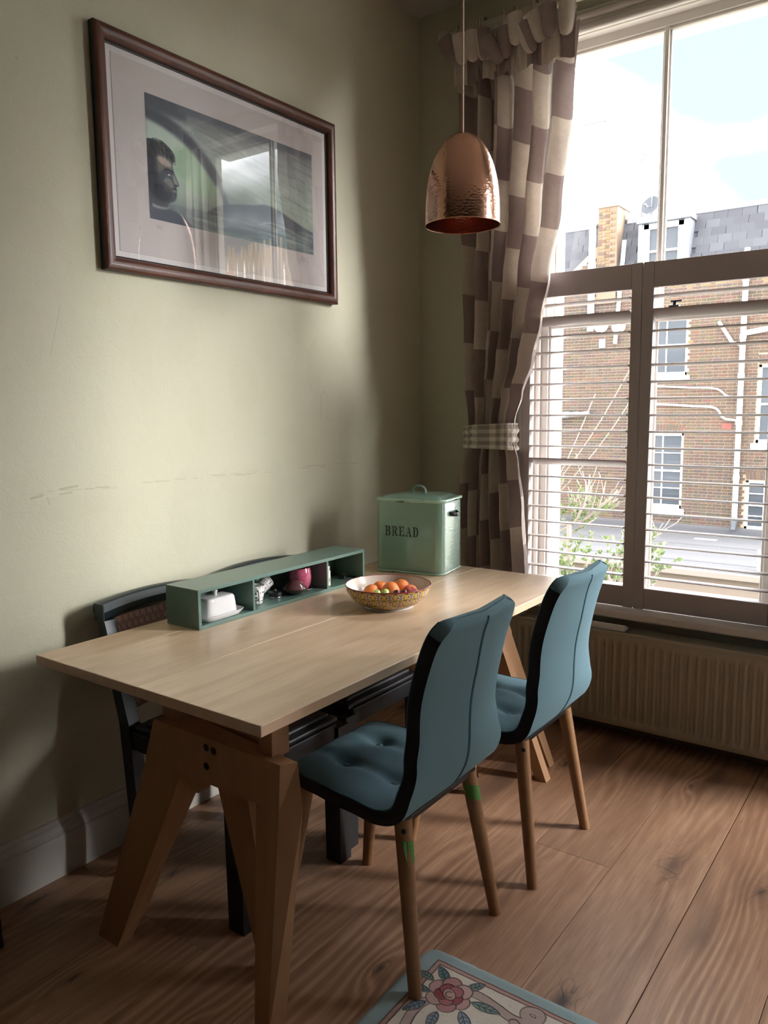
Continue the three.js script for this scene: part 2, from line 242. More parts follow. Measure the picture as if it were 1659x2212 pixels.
// ------------------------------------------------------------------ sash windows
function sashWindow(n, xc, seen, HW, SILL) {
  const w = structGroup('window_' + n, seen ? 'tall white sash window with one vertical glazing bar' : undefined), e = HW - 0.545, mid = seen ? 1.765 : 1.2;
  const L = xc - HW, R = xc + HW;
  // box frame, linings and staff beads
  const fr = [];
  for (const s of [-1, 1]) {
    const q = (a0, b0) => { const a = a0 === HW ? HW : a0 + e, b = b0 === HW ? HW : b0 + e; return s < 0 ? [xc + s * b, xc + s * a] : [xc + s * a, xc + s * b]; }; // distances from the centre
    fr.push(bx(...q(0.500, HW), SILL, HEAD, -0.175, -0.045, 0.003));
    fr.push(bx(...q(0.510, HW), SILL, HEAD, -0.045, 0.002, 0.003));
    fr.push(bx(...q(0.488, 0.502), SILL, HEAD, -0.060, -0.042, 0.004));
    fr.push(bx(...q(0.490, 0.502), SILL, HEAD, -0.108, -0.100, 0.002));
    fr.push(bx(...q(0.470, 0.502), SILL, HEAD, -0.190, -0.160, 0.003));
  }
  fr.push(bx(L, R, 2.905, HEAD, -0.175, -0.045, 0.003), bx(L, R, 2.915, HEAD, -0.045, 0.002, 0.003), bx(L + 0.03, R - 0.03, 2.897, 2.912, -0.060, -0.042, 0.004));
  part('frame', fr, M.white, w);
  // architrave: stepped and rounded mouldings on the wall face
  const ar = [];
  const band = (o, wd, z1, r) => { for (const s of [-1, 1]) { const a = xc + s * (HW + o), b = xc + s * (HW + o + wd); ar.push(bx(Math.min(a, b), Math.max(a, b), SILL, HEAD + o + wd, 0, z1, r)); } ar.push(bx(L - o, R + o, HEAD - 0.03 + o, HEAD - 0.03 + o + wd, 0, z1, r)); };
  band(-0.022, 0.030, 0.030, 0.012); band(0.006, 0.022, 0.018, 0.004); band(0.024, 0.028, 0.032, 0.013); band(0.050, 0.014, 0.024, 0.003);
  part('architrave', ar, M.white, w);
  part('window_board', [bx(L - 0.08, R + 0.08, SILL - 0.015, SILL + 0.022, -0.06, 0.085, 0.009)], M.white, w);
  part('reveal', [bx(L - 0.02, L + 0.045, SILL - 0.03, 2.97, -0.325, -0.178), bx(...(seen ? [R + 0.24, R + 0.27] : [R - 0.045, R + 0.02]), SILL - 0.03, 2.97, -0.325, -0.178), bx(L, R, 2.9, 2.97, -0.325, -0.178)], M.whiteOut, w);
  part('sill_stone', bx(L - 0.1, R + 0.1, SILL - 0.1, SILL, -0.42, -0.17, 0.01), M.whiteOut, w);
  const sash = (y0, y1, z0, z1, top, bot) => {
    const s = group('sash', w), a = xc - 0.498 - e, b = xc + 0.498 + e, st = 0.042;
    part('sash_frame', [bx(a, a + st, y0, y1, z0, z1, 0.004), bx(b - st, b, y0, y1, z0, z1, 0.004), bx(a + st - 0.002, b - st + 0.002, y1 - top, y1, z0, z1, 0.004), bx(a + st - 0.002, b - st + 0.002, y0, y0 + bot, z0, z1, 0.004),
      bx(a + st - 0.001, b - st + 0.001, y1 - top - 0.012, y1 - top + 0.001, z0 + 0.006, z1 - 0.008, 0.004), bx(a + st - 0.001, a + st + 0.011, y0, y1 - top, z0 + 0.006, z1 - 0.008, 0.004), bx(b - st - 0.011, b - st + 0.001, y0, y1 - top, z0 + 0.006, z1 - 0.008, 0.004)], M.white, s);
    part('glazing_bar', [bx(xc - 0.009, xc + 0.009, y0 + bot - 0.002, y1 - top + 0.002, z0 + 0.004, z1 - 0.004, 0.004), bx(xc - 0.017, xc + 0.017, y0 + bot - 0.001, y1 - top + 0.001, z0 + 0.012, z1 - 0.016, 0.003)], M.white, s);
    for (const [p, q] of [[a + st, xc - 0.009], [xc + 0.009, b - st]]) { const g = new THREE.PlaneGeometry(q - p, y1 - y0 - top - bot); g.translate((p + q) / 2, (y0 + bot + y1 - top) / 2, z0 + 0.018); part('pane', g, M.pane, s); }
  };
  sash(mid - 0.02, 2.918, -0.150, -0.108, 0.048, 0.040);
  sash(SILL + 0.025, mid + 0.02, -0.100, -0.060, 0.040, 0.075);
  if (seen) part('sash_lock', [bx(1.15, 1.19, 1.785, 1.793, -0.095, -0.065, 0.002), cyl([1.17, 1.79, -0.08], [1.17, 1.81, -0.08], 0.008), bx(1.155, 1.20, 1.806, 1.814, -0.086, -0.074, 0.003)], M.blackMetal, w);
}
sashWindow(1, W1, true, HW, SILL); sashWindow(2, W2, false, HW2, SILL2);  // second window is out of view, sized to light the chairs and floor

// ------------------------------------------------------------------ half-height slatted shutters
function slatGeo(x0, x1) { // lens-shaped louvre along x
  const s = new THREE.Shape(), n = 12, hd = 0.0315, ht = 0.0048; for (let i = 0; i <= n; i++) { const a = i / n * Math.PI * 2; const c = Math.cos(a), t = Math.sin(a); const x = hd * Math.sign(c) * Math.pow(Math.abs(c), 0.9), y = ht * t; i ? s.lineTo(x, y) : s.moveTo(x, y); }
  const g = new THREE.ExtrudeGeometry(s, { depth: x1 - x0, bevelEnabled: false }); g.rotateY(Math.PI / 2); g.translate(x0, 0, 0); return toCreasedNormals(g, 0.7);
}
function shutter(label, x0, x1, inner, tilts) {
  const t = thing('window_shutter', label, 'shutter', [0, 0, 0], 0);
  const z0 = 0.003, z1 = 0.031, sw = 0.043;
  part('stile', bx(x0, x0 + sw, 0.556, 1.957, z0, z1, 0.003), M.shutter, t); part('stile', bx(x1 - sw, x1, 0.556, 1.957, z0, z1, 0.003), M.shutter, t);
  part('top_rail', bx(x0 + sw + 0.0004, x1 - sw - 0.0004, 1.856, 1.955, z0 + 0.001, z1 - 0.001, 0.002), M.shutter, t); part('bottom_rail', bx(x0 + sw + 0.0004, x1 - sw - 0.0004, 0.558, 0.645, z0 + 0.001, z1 - 0.001, 0.002), M.shutter, t);
  const g = slatGeo(x0 + sw + 0.002, x1 - sw - 0.002);
  for (let i = 0; i < 18; i++) { const m = part('slat', g, M.shutter, t); m.position.set(0, 1.822 - i * 0.0665, 0.017); m.rotation.x = tilts[i] ?? -0.07; }
  return t;
}
shutter('left mauve-grey slatted shutter, beside the curtain, with one low slat tilted flat towards the room', 0.553, 1.0745, 1, { 1: -0.62, 10: -0.55, 0: -0.05 });
shutter('right mauve-grey slatted shutter, cut by the edge of the photo', 1.0775, 1.633, -1, { 1: -0.62, 2: 0.04 });
// ------------------------------------------------------------------ dining table on two trestles
{
  const t = thing('dining_table', 'pale maple plank dining table on wooden trestles', 'table');
  const top = group('tabletop', t), xs = [0.146, 0.289, 0.577, 0.9935], Z0 = 0.449, Z1 = 2.121;
  for (let i = 0; i < 3; i++) { const g = bx(xs[i] + (i ? 0.0006 : 0), xs[i + 1], 0.719, 0.745, Z0, Z1, 0.0022), uv = g.attributes.uv, p = g.attributes.position, n = g.attributes.normal;
    for (let k = 0; k < uv.count; k++) { if (Math.abs(n.getZ(k)) > 0.7) uv.setXY(k, 0.02 + p.getY(k) * 0.3, (i + 0.5 + (p.getX(k) - xs[i]) * 0.8) / 3); else uv.setXY(k, (p.getZ(k) - Z0) / 1.75 + 0.01, (i + 0.03 + 0.92 * Math.min(1, (p.getX(k) - xs[i]) / 0.42)) / 3); }
    part('plank', g, M.maple[i], top); }
  const wood = (g) => { const uv = g.attributes.uv; for (let k = 0; k < uv.count; k++) uv.setXY(k, uv.getY(k) * 1.2, uv.getX(k) * 2); return g; };
  const trestle = (sgn, cx, cz) => { // built for the near end; turned half round for the far end
    const tr = group('trestle', t); tr.position.set(cx, 0, cz); tr.rotation.y = sgn > 0 ? 0 : Math.PI;
    const H = (b, u) => wood(hexa(b, u)), X = 0.70, Zc = 2.02, q = (x, y, z) => [x - X, y, z - Zc];
    part('beam', [H([q(0.505, 0.52, 2.05), q(0.969, 0.514, 2.05), q(1.012, 0.514, 2.018), q(0.505, 0.52, 1.97)], [q(0.546, 0.633, 2.05), q(0.977, 0.627, 2.05), q(1.0, 0.628, 2.018), q(0.546, 0.633, 1.97)]), H([q(0.6, 0.52, 1.975), q(0.90, 0.514, 1.985), q(0.90, 0.514, 1.95), q(0.6, 0.52, 1.945)], [q(0.6, 0.63, 1.975), q(0.90, 0.628, 1.985), q(0.89, 0.628, 1.95), q(0.6, 0.63, 1.945)])], M.beech, tr);
    part('leg', H([q(0.345, 0, 2.112), q(0.43, 0, 2.112), q(0.43, 0, 2.068), q(0.345, 0, 2.068)], [q(0.508, 0.52, 2.05), q(0.645, 0.52, 2.05), q(0.66, 0.52, 1.975), q(0.508, 0.52, 1.975)]), M.beech, tr);
    part('leg', H([q(0.934, 0, 2.112), q(0.974, 0, 2.112), q(0.992, 0, 2.075), q(0.934, 0, 2.075)], [q(0.898, 0.514, 2.05), q(0.969, 0.514, 2.05), q(1.010, 0.514, 2.018), q(0.898, 0.514, 1.99)]), M.beech, tr);
    part('leg', H([q(0.81, 0, 1.965), q(0.86, 0, 1.965), q(0.86, 0, 1.925), q(0.81, 0, 1.925)], [q(0.69, 0.525, 1.99), q(0.80, 0.525, 1.99), q(0.82, 0.525, 1.95), q(0.69, 0.525, 1.95)]), M.beech, tr);
    part('leg', H([q(0.305, 0, 1.985), q(0.345, 0, 1.985), q(0.345, 0, 1.945), q(0.305, 0, 1.945)], [q(0.51, 0.525, 1.985), q(0.62, 0.525, 1.985), q(0.62, 0.525, 1.945), q(0.51, 0.525, 1.945)]), M.beech, tr);
    part('spacer_block', bx(0.893 - X, 0.936 - X, 0.62, 0.7195, -0.045, 0.012, 0.002), M.beech, tr); part('spacer_block', bx(0.56 - X, 0.60 - X, 0.62, 0.7195, -0.045, 0.012, 0.002), M.beech, tr);
    const pegS = new THREE.Shape(); pegS.moveTo(-0.026, 0.08); pegS.lineTo(-0.026, -0.01); pegS.quadraticCurveTo(-0.026, -0.035, 0, -0.035); pegS.quadraticCurveTo(0.026, -0.035, 0.026, -0.01); pegS.lineTo(0.026, 0.08); pegS.closePath();
    const pg = new THREE.ExtrudeGeometry(pegS, { depth: 0.03, bevelEnabled: false }); pg.translate(0.665 - X, 0.50, -0.02); part('peg', metric(pg), M.beech, tr);
    for (const [x, y] of [[0.738, 0.607], [0.763, 0.605], [0.736, 0.56]]) part('dowel_end', cyl(q(x, y, 2.04), q(x, y, 2.0503), 0.0095, 0.0095, 16), M.subfloor, tr);
  };
  trestle(1, 0.70, 2.02); trestle(-1, 0.575, 0.555);
}
// ------------------------------------------------------------------ blue upholstered chairs
const prof = new THREE.CatmullRomCurve3([[-0.245, 0.456], [-0.13, 0.449], [0.0, 0.444], [0.085, 0.443], [0.138, 0.466], [0.163, 0.53], [0.161, 0.61], [0.166, 0.70], [0.187, 0.80], [0.214, 0.88], [0.236, 0.925]].map((p) => V3(p[0], p[1], 0)), false, 'centripetal');
const PL = prof.getLength();
const hwTab = [[0, 0.186], [0.12, 0.200], [0.25, 0.212], [0.42, 0.222], [0.50, 0.222], [0.585, 0.196], [0.66, 0.183], [0.78, 0.190], [0.9, 0.186], [1, 0.176]];
function chairAt(s) { const p = prof.getPointAt(s), g = prof.getTangentAt(s); return { p, n: V3(-g.y, g.x, 0) }; } // n points to the sitter
function halfW(s) { let h = interp(hwTab, s); const r = 0.055, d = Math.min(s, 1 - s) * PL; if (d < r) h -= r - Math.sqrt(Math.max(0, r * r - (r - d) * (r - d))); return h; }
const dents = [[-0.125, -0.075], [-0.125, 0.075], [0.03, -0.075], [0.03, 0.075]];
function shellPoint(s, u, side) { // side +1 sitter's face, -1 outer face
  const { p, n } = chairAt(s), h = halfW(s), w = sst(0.42, 0.62, s) * (1 - 0.55 * sst(0.8, 1, s)), end = Math.min(s, 1 - s) * PL, e = Math.min(1, end / 0.02), th = 0.018 * Math.sqrt(e * (2 - e));
  const ridge = -0.024 * w * (1 - Math.pow(Math.abs(u), 1.25)); // the back bows away from the sitter
  let off = ridge + side * th;
  const z = u * h;
  if (side > 0) { const puff = 0.013 * (1 - Math.pow(Math.abs(u), 8)) * Math.min(1, end / 0.05); off += puff * (1 - 0.6 * w);
    if (s < 0.5) for (const [dx, dz] of dents) { const ax = p.x - dx, az = z - dz, d2 = ax * ax + az * az; off -= 0.015 * Math.exp(-d2 / 0.0010) + 0.006 * Math.exp(-az * az / 0.0004) * Math.exp(-ax * ax / 0.012); } }
  else off -= 0.003 * (1 - Math.pow(Math.abs(u), 10)) * w;
  return [p.x + n.x * off, p.y + n.y * off, z];
}
const chairGeo = {};
{
  const len = (f) => f;
  chairGeo.inner = grid(44, 90, (a, b) => { const u = a * 2 - 1, q = shellPoint(b, u, 1); return [...q, u * 0.2, b * PL]; });
  chairGeo.outer = grid(44, 90, (a, b) => { const u = 1 - a * 2, q = shellPoint(b, u, -1); return [...q, u * 0.2, b * PL]; });
  const band = (sg, s0, s1, pad = 0) => grid(6, 90, (a, b) => { const s = mix(s0, s1, b), k = sg > 0 ? a : 1 - a, i = shellPoint(s, sg, 1), o = shellPoint(s, sg, -1); const r = Math.sin(k * Math.PI) * (0.004 + pad); return [mix(i[0], o[0], k), mix(i[1], o[1], k), mix(i[2], o[2], k) + sg * r, a * 0.04, s * PL]; });
  chairGeo.bands = [band(1, 0, 0.955), band(-1, 0, 0.955)];
  chairGeo.topBands = merge([band(1, 0.955, 1), band(-1, 0.955, 1)]);
  const piping = (u, side, s0, s1) => { const pts = []; for (let i = 0; i <= 40; i++) { const s = mix(s0, s1, i / 40), q = shellPoint(s, u, side); pts.push(q); } return tube(pts, 0.0022, 80, 6); };
  chairGeo.seam = merge([piping(-0.012, -1, 0.36, 0.992), piping(0.012, -1, 0.36, 0.992)]);
  const edge = (sg) => { const pts = []; for (let i = 0; i <= 60; i++) { const s = mix(0.01, 0.985, i / 60); pts.push(shellPoint(s, sg * 0.995, 1)); } return tube(pts, 0.0022, 120, 6); };
  chairGeo.edge = merge([edge(1), edge(-1)]);
  chairGeo.button = lathe([[0, 0.006], [0.005, 0.0056], [0.009, 0.0035], [0.0105, 0.0005], [0.0095, -0.004]], 18);
}
function blueChair(label, x, z, turn, foot) {
  const t = thing('dining_chair', label, 'chair', [x, 0, z], turn);
  part('seat_cushion', chairGeo.inner, M.blue, t); const oc = part('outer_cover', chairGeo.outer, M.blue, t); part('top_binding', chairGeo.topBands, M.blue, oc); part('back_seam', chairGeo.seam, M.thread, oc); part('edge_piping', chairGeo.edge, M.thread, oc);
  for (const g of chairGeo.bands) part('side_band', g, M.navy, t, 'dark navy side band');
  for (const [dx, dz] of dents) { let best = 0, bd = 9; for (let s = 0.05; s < 0.45; s += 0.004) { const d = Math.abs(chairAt(s).p.x - dx); if (d < bd) { bd = d; best = s; } } const q = shellPoint(best, dz / halfW(best), 1); const b = part('button', chairGeo.button, M.blue, t); b.position.set(...q); }
  part('seat_bracket', [bx(-0.21, -0.17, 0.415, 0.428, -0.17, 0.17, 0.003), bx(0.085, 0.125, 0.408, 0.424, -0.16, 0.16, 0.003), bx(-0.2, 0.11, 0.414, 0.426, -0.02, 0.02, 0.003)], M.blackMetal, t);
  const legs = [];
  for (const s of [1, -1]) { const a = [0.112, 0.422, s * 0.155], b = [0.176, foot[s > 0 ? 0 : 1], s * 0.201]; const l = part('leg', merge([cyl(a, b, 0.0222, 0.0162, 24)]), M.chairLeg, t); legs.push(l);
    const c = V3(...a).lerp(V3(...b), 0.055), d = V3(0.55, 0.1, s * 0.8).normalize(); part('bolt', cyl(c.clone().addScaledVector(d, 0.016).toArray(), c.clone().addScaledVector(d, 0.025).toArray(), 0.0065, 0.006, 14), M.blackMetal, l); }
  for (const s of [1, -1]) part('leg', cyl([-0.20, 0.42, s * 0.150], [-0.262, 0, s * 0.190], 0.0222, 0.0162, 24), M.chairLeg, t);
  return { t, legs };
}
const c1 = blueChair('nearer blue felt chair with green tape on its rear legs', 0.998, 1.618, 0, [0.012, 0]);
const c2 = blueChair('farther blue felt chair, next to the radiator and window', 1.032, 1.049, 0, [0, 0]);
{ // bits of green tape on the rear legs of the nearer chair
  const tape = std({ color: lin(0.06, 0.20, 0.03), roughness: 0.6, ...sideBoth });
  const flag = (top, s, k0, k1, curl) => { const a = V3(0.112, 0.422, s * 0.155), b = V3(0.176, 0, s * 0.201); return grid(14, 8, (u, v) => { const k = mix(k0, k1, v) - 0.03 * u, p = a.clone().lerp(b, k), r = mix(0.0222, 0.0162, k) + 0.0006, an = -0.5 + 2.3 * u; if (curl && u > 0.6) { const e = (u - 0.6) * 0.055 * (0.4 + v); return [p.x + Math.cos(an * 0.9) * r + e, p.y - e * 0.35, p.z + Math.sin(an * 0.9) * r * (s > 0 ? 1 : 0.4) + e * 0.2]; } return [p.x + Math.cos(an) * r, p.y, p.z + Math.sin(an) * r]; }); };
  part('green_tape', flag(0, 1, 0.12, 0.24, true), tape, c1.legs[0], 'curling green tape'); part('green_tape', flag(0, -1, 0.10, 0.20, false), tape, c1.legs[1], 'green tape');
}

// ------------------------------------------------------------------ dark painted chairs pushed in from the wall side
const upholstery = canvasTex(512, 512, (c, w, h) => { c.fillStyle = '#8d6e64'; c.fillRect(0, 0, w, h); c.lineCap = 'round'; for (let y = 0; y < 9; y++) for (let x = 0; x < 9; x++) { const X = x * 57 + (y % 2) * 28, Y = y * 57; c.strokeStyle = 'rgba(198,160,140,0.75)'; c.lineWidth = 7; c.beginPath(); c.moveTo(X - 16, Y + 14); c.bezierCurveTo(X - 26, Y - 26, X + 16, Y - 26, X + 10, Y - 2); c.bezierCurveTo(X + 6, Y + 14, X - 8, Y + 6, X - 2, Y - 6); c.stroke(); c.strokeStyle = 'rgba(96,66,60,0.7)'; c.lineWidth = 4; c.beginPath(); c.moveTo(X + 6, Y + 20); c.bezierCurveTo(X + 30, Y + 16, X + 26, Y - 14, X + 16, Y - 20); c.stroke(); } });
const upMat = std({ map: rep(upholstery, 4.5, 4.5), roughness: 0.9, bumpMap: rep(felt, 9, 9), bumpScale: 0.0005 });
function darkChair(label, x, z, turn) { // built looking along +x from its own middle; front legs at x = 0.22
  const t = thing('dark_dining_chair', label, 'chair', [x, 0, z], turn);
  const hw = 0.215, lg = 0.026;
  for (const s of [1, -1]) {
    part('leg', hexa([[0.205, 0, s * 0.205 + lg], [0.262, 0, s * 0.205 + lg], [0.262, 0, s * 0.205 - lg], [0.205, 0, s * 0.205 - lg]], [[0.200, 0.44, s * 0.205 + lg], [0.262, 0.44, s * 0.205 + lg], [0.262, 0.44, s * 0.205 - lg], [0.200, 0.44, s * 0.205 - lg]]), M.blackPaint, t);
    // back leg rising into the back post, leaning to the wall above the seat
    const b = group('back_post', t), zz = s * 0.195;
    part('lower_post', hexa([[-0.222, 0, zz + 0.02], [-0.175, 0, zz + 0.02], [-0.175, 0, zz - 0.02], [-0.222, 0, zz - 0.02]], [[-0.262, 0.47, zz + 0.02], [-0.215, 0.47, zz + 0.02], [-0.215, 0.47, zz - 0.02], [-0.262, 0.47, zz - 0.02]]), M.blackPaint, b);
    part('upper_post', hexa([[-0.262, 0.47, zz + 0.02], [-0.215, 0.47, zz + 0.02], [-0.215, 0.47, zz - 0.02], [-0.262, 0.47, zz - 0.02]], [[-0.343, 0.775, zz + 0.02], [-0.307, 0.775, zz + 0.02], [-0.307, 0.775, zz - 0.02], [-0.343, 0.775, zz - 0.02]]), M.tealPaint, b);
  }
  part('seat_rail', [bx(0.205, 0.252, 0.398, 0.452, -0.185, 0.185, 0.004)], M.blackPaint, t, 'front seat rail'); for (const s of [1, -1]) part('seat_rail', bx(-0.22, 0.205, 0.395, 0.45, s * 0.195 - 0.014, s * 0.195 + 0.014, 0.003), M.blackPaint, t);
  part('seat_pad', [bx(-0.215, 0.245, 0.45, 0.468, -0.20, 0.20, 0.008), bx(-0.19, 0.225, 0.462, 0.482, -0.18, 0.18, 0.012)], std({ color: lin(0.012, 0.011, 0.013), roughness: 0.4 }), t);
  // curved top rail between the posts, bowing to the wall
  part('top_rail', grid(24, 12, (a, b) => { const u = a * 2 - 1, k = b * Math.PI * 2, bow = -0.028 * (1 - u * u), cy = 0.800 + 0.010 * (1 - u * u), c = Math.cos(k), s2 = Math.sin(k), sq = (v) => Math.sign(v) * Math.pow(Math.abs(v), 0.35); return [-0.329 + bow + sq(c) * 0.019 + (s2 > 0 ? -0.006 : 0.004), cy + sq(s2) * 0.026, u * 0.219]; }), M.tealPaint, t);
  for (const s of [1, -1]) part('top_rail_end', bx(-0.350, -0.306, 0.773, 0.826, s * 0.2165 - 0.0035, s * 0.2165 + 0.0035, 0.003), M.tealPaint, t);
  part('back_pad', grid(12, 8, (a, b) => { const u = a * 2 - 1, y = mix(0.5, 0.778, b), x0 = mix(-0.255, -0.318, b); return [x0 - 0.024 * (1 - u * u) + 0.006, y, u * 0.177, u * 0.18, y]; }), Object.assign(upMat, sideBoth), t, 'pinkish brown patterned back pad');
  return t;
}
darkChair('dark painted chair with patterned back pad, at the near wall side of the table', 0.412, 1.662, 0);
darkChair('dark painted chair tucked under the table, behind the fruit bowl end', 0.385, 1.18, 0);
// ------------------------------------------------------------------ framed picture on the left wall
{
  const Z0 = 0.655, Z1 = 1.748, Y0 = 1.819, Y1 = 2.519;
  const t = thing('framed_picture', 'large framed print of a man beside a stormy sea, glass reflecting the window', 'picture', [0.004, (Y0 + Y1) / 2, (Z0 + Z1) / 2]);
  const W = Z1 - Z0, H = Y1 - Y0, fw = 0.046;
  part('backboard', bx(0.0, 0.004, -H / 2 + 0.01, H / 2 - 0.01, -W / 2 + 0.01, W / 2 - 0.01), M.frameBlack, t);
  // four mitred lengths of rounded moulding
  const rail = (L) => { const pf = [[0, 0, 0], [0.024, 0, 0], [0.029, 0.006, 0], [0.031, 0.016, 0], [0.029, 0.028, 0], [0.022, 0.037, 0], [0.017, fw - 0.006, 0], [0.012, fw - 0.004, 1], [0.010, fw, 1], [0, fw, 1]];
    const n = pf.length - 1; const mk = (i0, i1) => grid(60, (i1 - i0) * 3, (a, b) => { const k = i0 + b * (i1 - i0), i = Math.min(n - 1, Math.floor(k)), f = k - i; const x = mix(pf[i][0], pf[i + 1][0], f), d = mix(pf[i][1], pf[i + 1][1], f); const half = L / 2 - d; const z = (a * 2 - 1) * half; return [x, d, z, a * L * 2, d * 6]; }); return [mk(1, 6), mk(6, n), mk(0, 1)]; };
  for (const [ang, L, off] of [[0, W, H / 2], [Math.PI, W, H / 2], [Math.PI / 2, H, W / 2], [-Math.PI / 2, H, W / 2]]) {
    const [wood, lip, outer] = rail(L); const gr = group('frame_rail', t);
    for (const g of [wood, lip, outer]) { g.rotateX(0); const m = new THREE.Matrix4().makeRotationX(ang); g.translate(0, -off, 0); g.applyMatrix4(m); }
    part('moulding', wood, Object.assign(M.frame, sideBoth), gr); part('inner_lip', lip, Object.assign(M.frameBlack, sideBoth), gr, 'black inner lip'); part('outer_edge', outer, M.frameBlack, gr, 'black outer edge');
  }
  part('mount', [bx(0.004, 0.0065, -H / 2 + 0.035, H / 2 - 0.035, -W / 2 + 0.035, W / 2 - 0.035)], M.mountWhite, t, 'white outer mount');
  part('inner_mount', [bx(0.0065, 0.0078, -H / 2 + 0.064, H / 2 - 0.064, -W / 2 + 0.064, W / 2 - 0.064, 0.0005)], M.mount, t);
  const art = canvasTex(1400, 680, (c, w, h) => {
    let g = c.createLinearGradient(0, 0, 0, h); g.addColorStop(0, '#767c84'); g.addColorStop(0.13, '#8d9496'); g.addColorStop(0.3, '#9aa6a4'); g.addColorStop(0.55, '#aabdb1'); g.addColorStop(0.72, '#a3b5aa'); g.addColorStop(1, '#5d6a74'); c.fillStyle = g; c.fillRect(0, 0, w, h);
    const R = (() => { let s = 7; return () => (s = (s * 16807) % 2147483647) / 2147483647; })();
    c.filter = 'blur(5px)';
    for (let i = 0; i < 260; i++) { const x = R() * w, y = R() * h * 0.64, L = 60 + R() * 260; c.strokeStyle = `rgba(${R() < 0.55 ? '206,220,212' : '92,102,110'},${0.08 + R() * 0.14})`; c.lineWidth = 4 + R() * 16; c.beginPath(); c.moveTo(x, y); c.quadraticCurveTo(x + L * 0.5, y - 6 + R() * 26, x + L, y + 20 + R() * 30); c.stroke(); }
    c.filter = 'blur(14px)'; c.fillStyle = '#b4c8bc'; c.beginPath(); c.moveTo(0, 120); c.bezierCurveTo(260, 160, 420, 300, 560, 420); c.bezierCurveTo(480, 480, 300, 420, 210, 420); c.lineTo(0, 420); c.fill();
    c.fillStyle = 'rgba(156,186,160,0.9)'; c.beginPath(); c.ellipse(360, 350, 190, 120, 0.3, 0, 7); c.fill();
    c.filter = 'blur(10px)'; c.strokeStyle = '#4f5661'; c.lineWidth = 70; c.beginPath(); c.moveTo(-40, 100); c.bezierCurveTo(220, 110, 380, 210, 530, 380); c.stroke(); c.lineWidth = 40; c.strokeStyle = 'rgba(84,92,104,0.7)'; c.beginPath(); c.moveTo(430, 260); c.bezierCurveTo(520, 340, 560, 420, 590, 520); c.stroke(); c.fillStyle = '#575e68'; c.fillRect(-10, -10, 300, 90);
    c.fillStyle = '#656c77'; c.fillRect(230, -30, w, 74);
    c.filter = 'blur(4px)'; c.fillStyle = '#59636e'; c.beginPath(); c.moveTo(400, 590); c.bezierCurveTo(560, 450, 760, 480, 900, 430); c.bezierCurveTo(1040, 410, 1180, 490, 1400, 530); c.lineTo(1400, 580); c.lineTo(430, 620); c.fill();
    c.fillStyle = '#6d7d83'; c.fillRect(0, 575, w, 130);
    for (let i = 0; i < 150; i++) { const x = 250 + R() * w, y = 540 + R() * 140; c.strokeStyle = `rgba(${R() < 0.55 ? '150,176,166' : '74,84,98'},${0.25 + R() * 0.3})`; c.lineWidth = 2 + R() * 9; c.beginPath(); c.moveTo(x, y); c.quadraticCurveTo(x + 60, y - 8, x + 150 + R() * 100, y + 10); c.stroke(); }
    c.strokeStyle = 'rgba(216,228,222,0.75)'; c.lineWidth = 5; c.beginPath(); c.moveTo(900, 548); c.bezierCurveTo(1050, 510, 1150, 570, 1390, 590); c.stroke();
    // man's head at the left edge, in profile towards the right: shadowed jaw, lit brow, tousled hair
    const path = (p) => { c.beginPath(); c.moveTo(p[0], p[1]); let i = 2; for (; i + 5 < p.length; i += 6) c.bezierCurveTo(p[i], p[i + 1], p[i + 2], p[i + 3], p[i + 4], p[i + 5]); for (; i + 1 < p.length; i += 2) c.lineTo(p[i], p[i + 1]); };
    c.filter = 'blur(3px)'; c.fillStyle = '#4c5560'; path([-10, 250, 60, 226, 140, 250, 176, 300, 188, 318, 182, 338, 176, 352, 176, 372, 186, 392, 192, 404, 202, 428, 216, 446, 218, 456, 216, 466, 200, 466, 196, 470, 200, 484, 202, 490, 198, 498, 202, 512, 196, 540, 176, 556, 140, 566, 128, 580, 132, 600, 136, 620, -10, 640, -10, 640, -10, 640]); c.fill();
    c.fillStyle = '#6f6d6e'; path([60, 322, 100, 306, 150, 318, 176, 350, 176, 372, 178, 380, 176, 392, 140, 378, 100, 384, 72, 420, 50, 400, 50, 350, 60, 322]); c.fill(); c.fillStyle = 'rgba(196,182,168,0.7)'; c.beginPath(); c.ellipse(118, 346, 50, 20, 0.25, 0, 7); c.fill();
    c.fillStyle = 'rgba(172,170,162,0.75)'; path([176, 396, 188, 410, 200, 434, 212, 452, 206, 462, 190, 458, 184, 452, 178, 436, 174, 416, 176, 396]); c.fill(); c.fillStyle = 'rgba(150,152,148,0.6)'; c.beginPath(); c.ellipse(138, 470, 36, 40, 0.2, 0, 7); c.fill();
    c.filter = 'blur(8px)'; c.fillStyle = 'rgba(38,44,54,0.65)'; c.beginPath(); c.ellipse(96, 516, 70, 56, 0, 0, 7); c.fill(); c.beginPath(); c.ellipse(30, 420, 40, 130, 0, 0, 7); c.fill();
    c.filter = 'blur(1.5px)'; c.strokeStyle = '#262c36'; c.lineWidth = 9; c.beginPath(); c.moveTo(112, 392); c.quadraticCurveTo(146, 374, 178, 390); c.stroke(); c.fillStyle = '#e6e6da'; path([136, 412, 146, 402, 162, 402, 172, 410, 162, 416, 148, 418, 136, 412]); c.fill(); c.fillStyle = '#20262f'; c.beginPath(); c.arc(160, 409, 5, 0, 7); c.fill(); c.lineWidth = 4; c.beginPath(); c.moveTo(132, 410); c.quadraticCurveTo(152, 398, 174, 409); c.stroke();
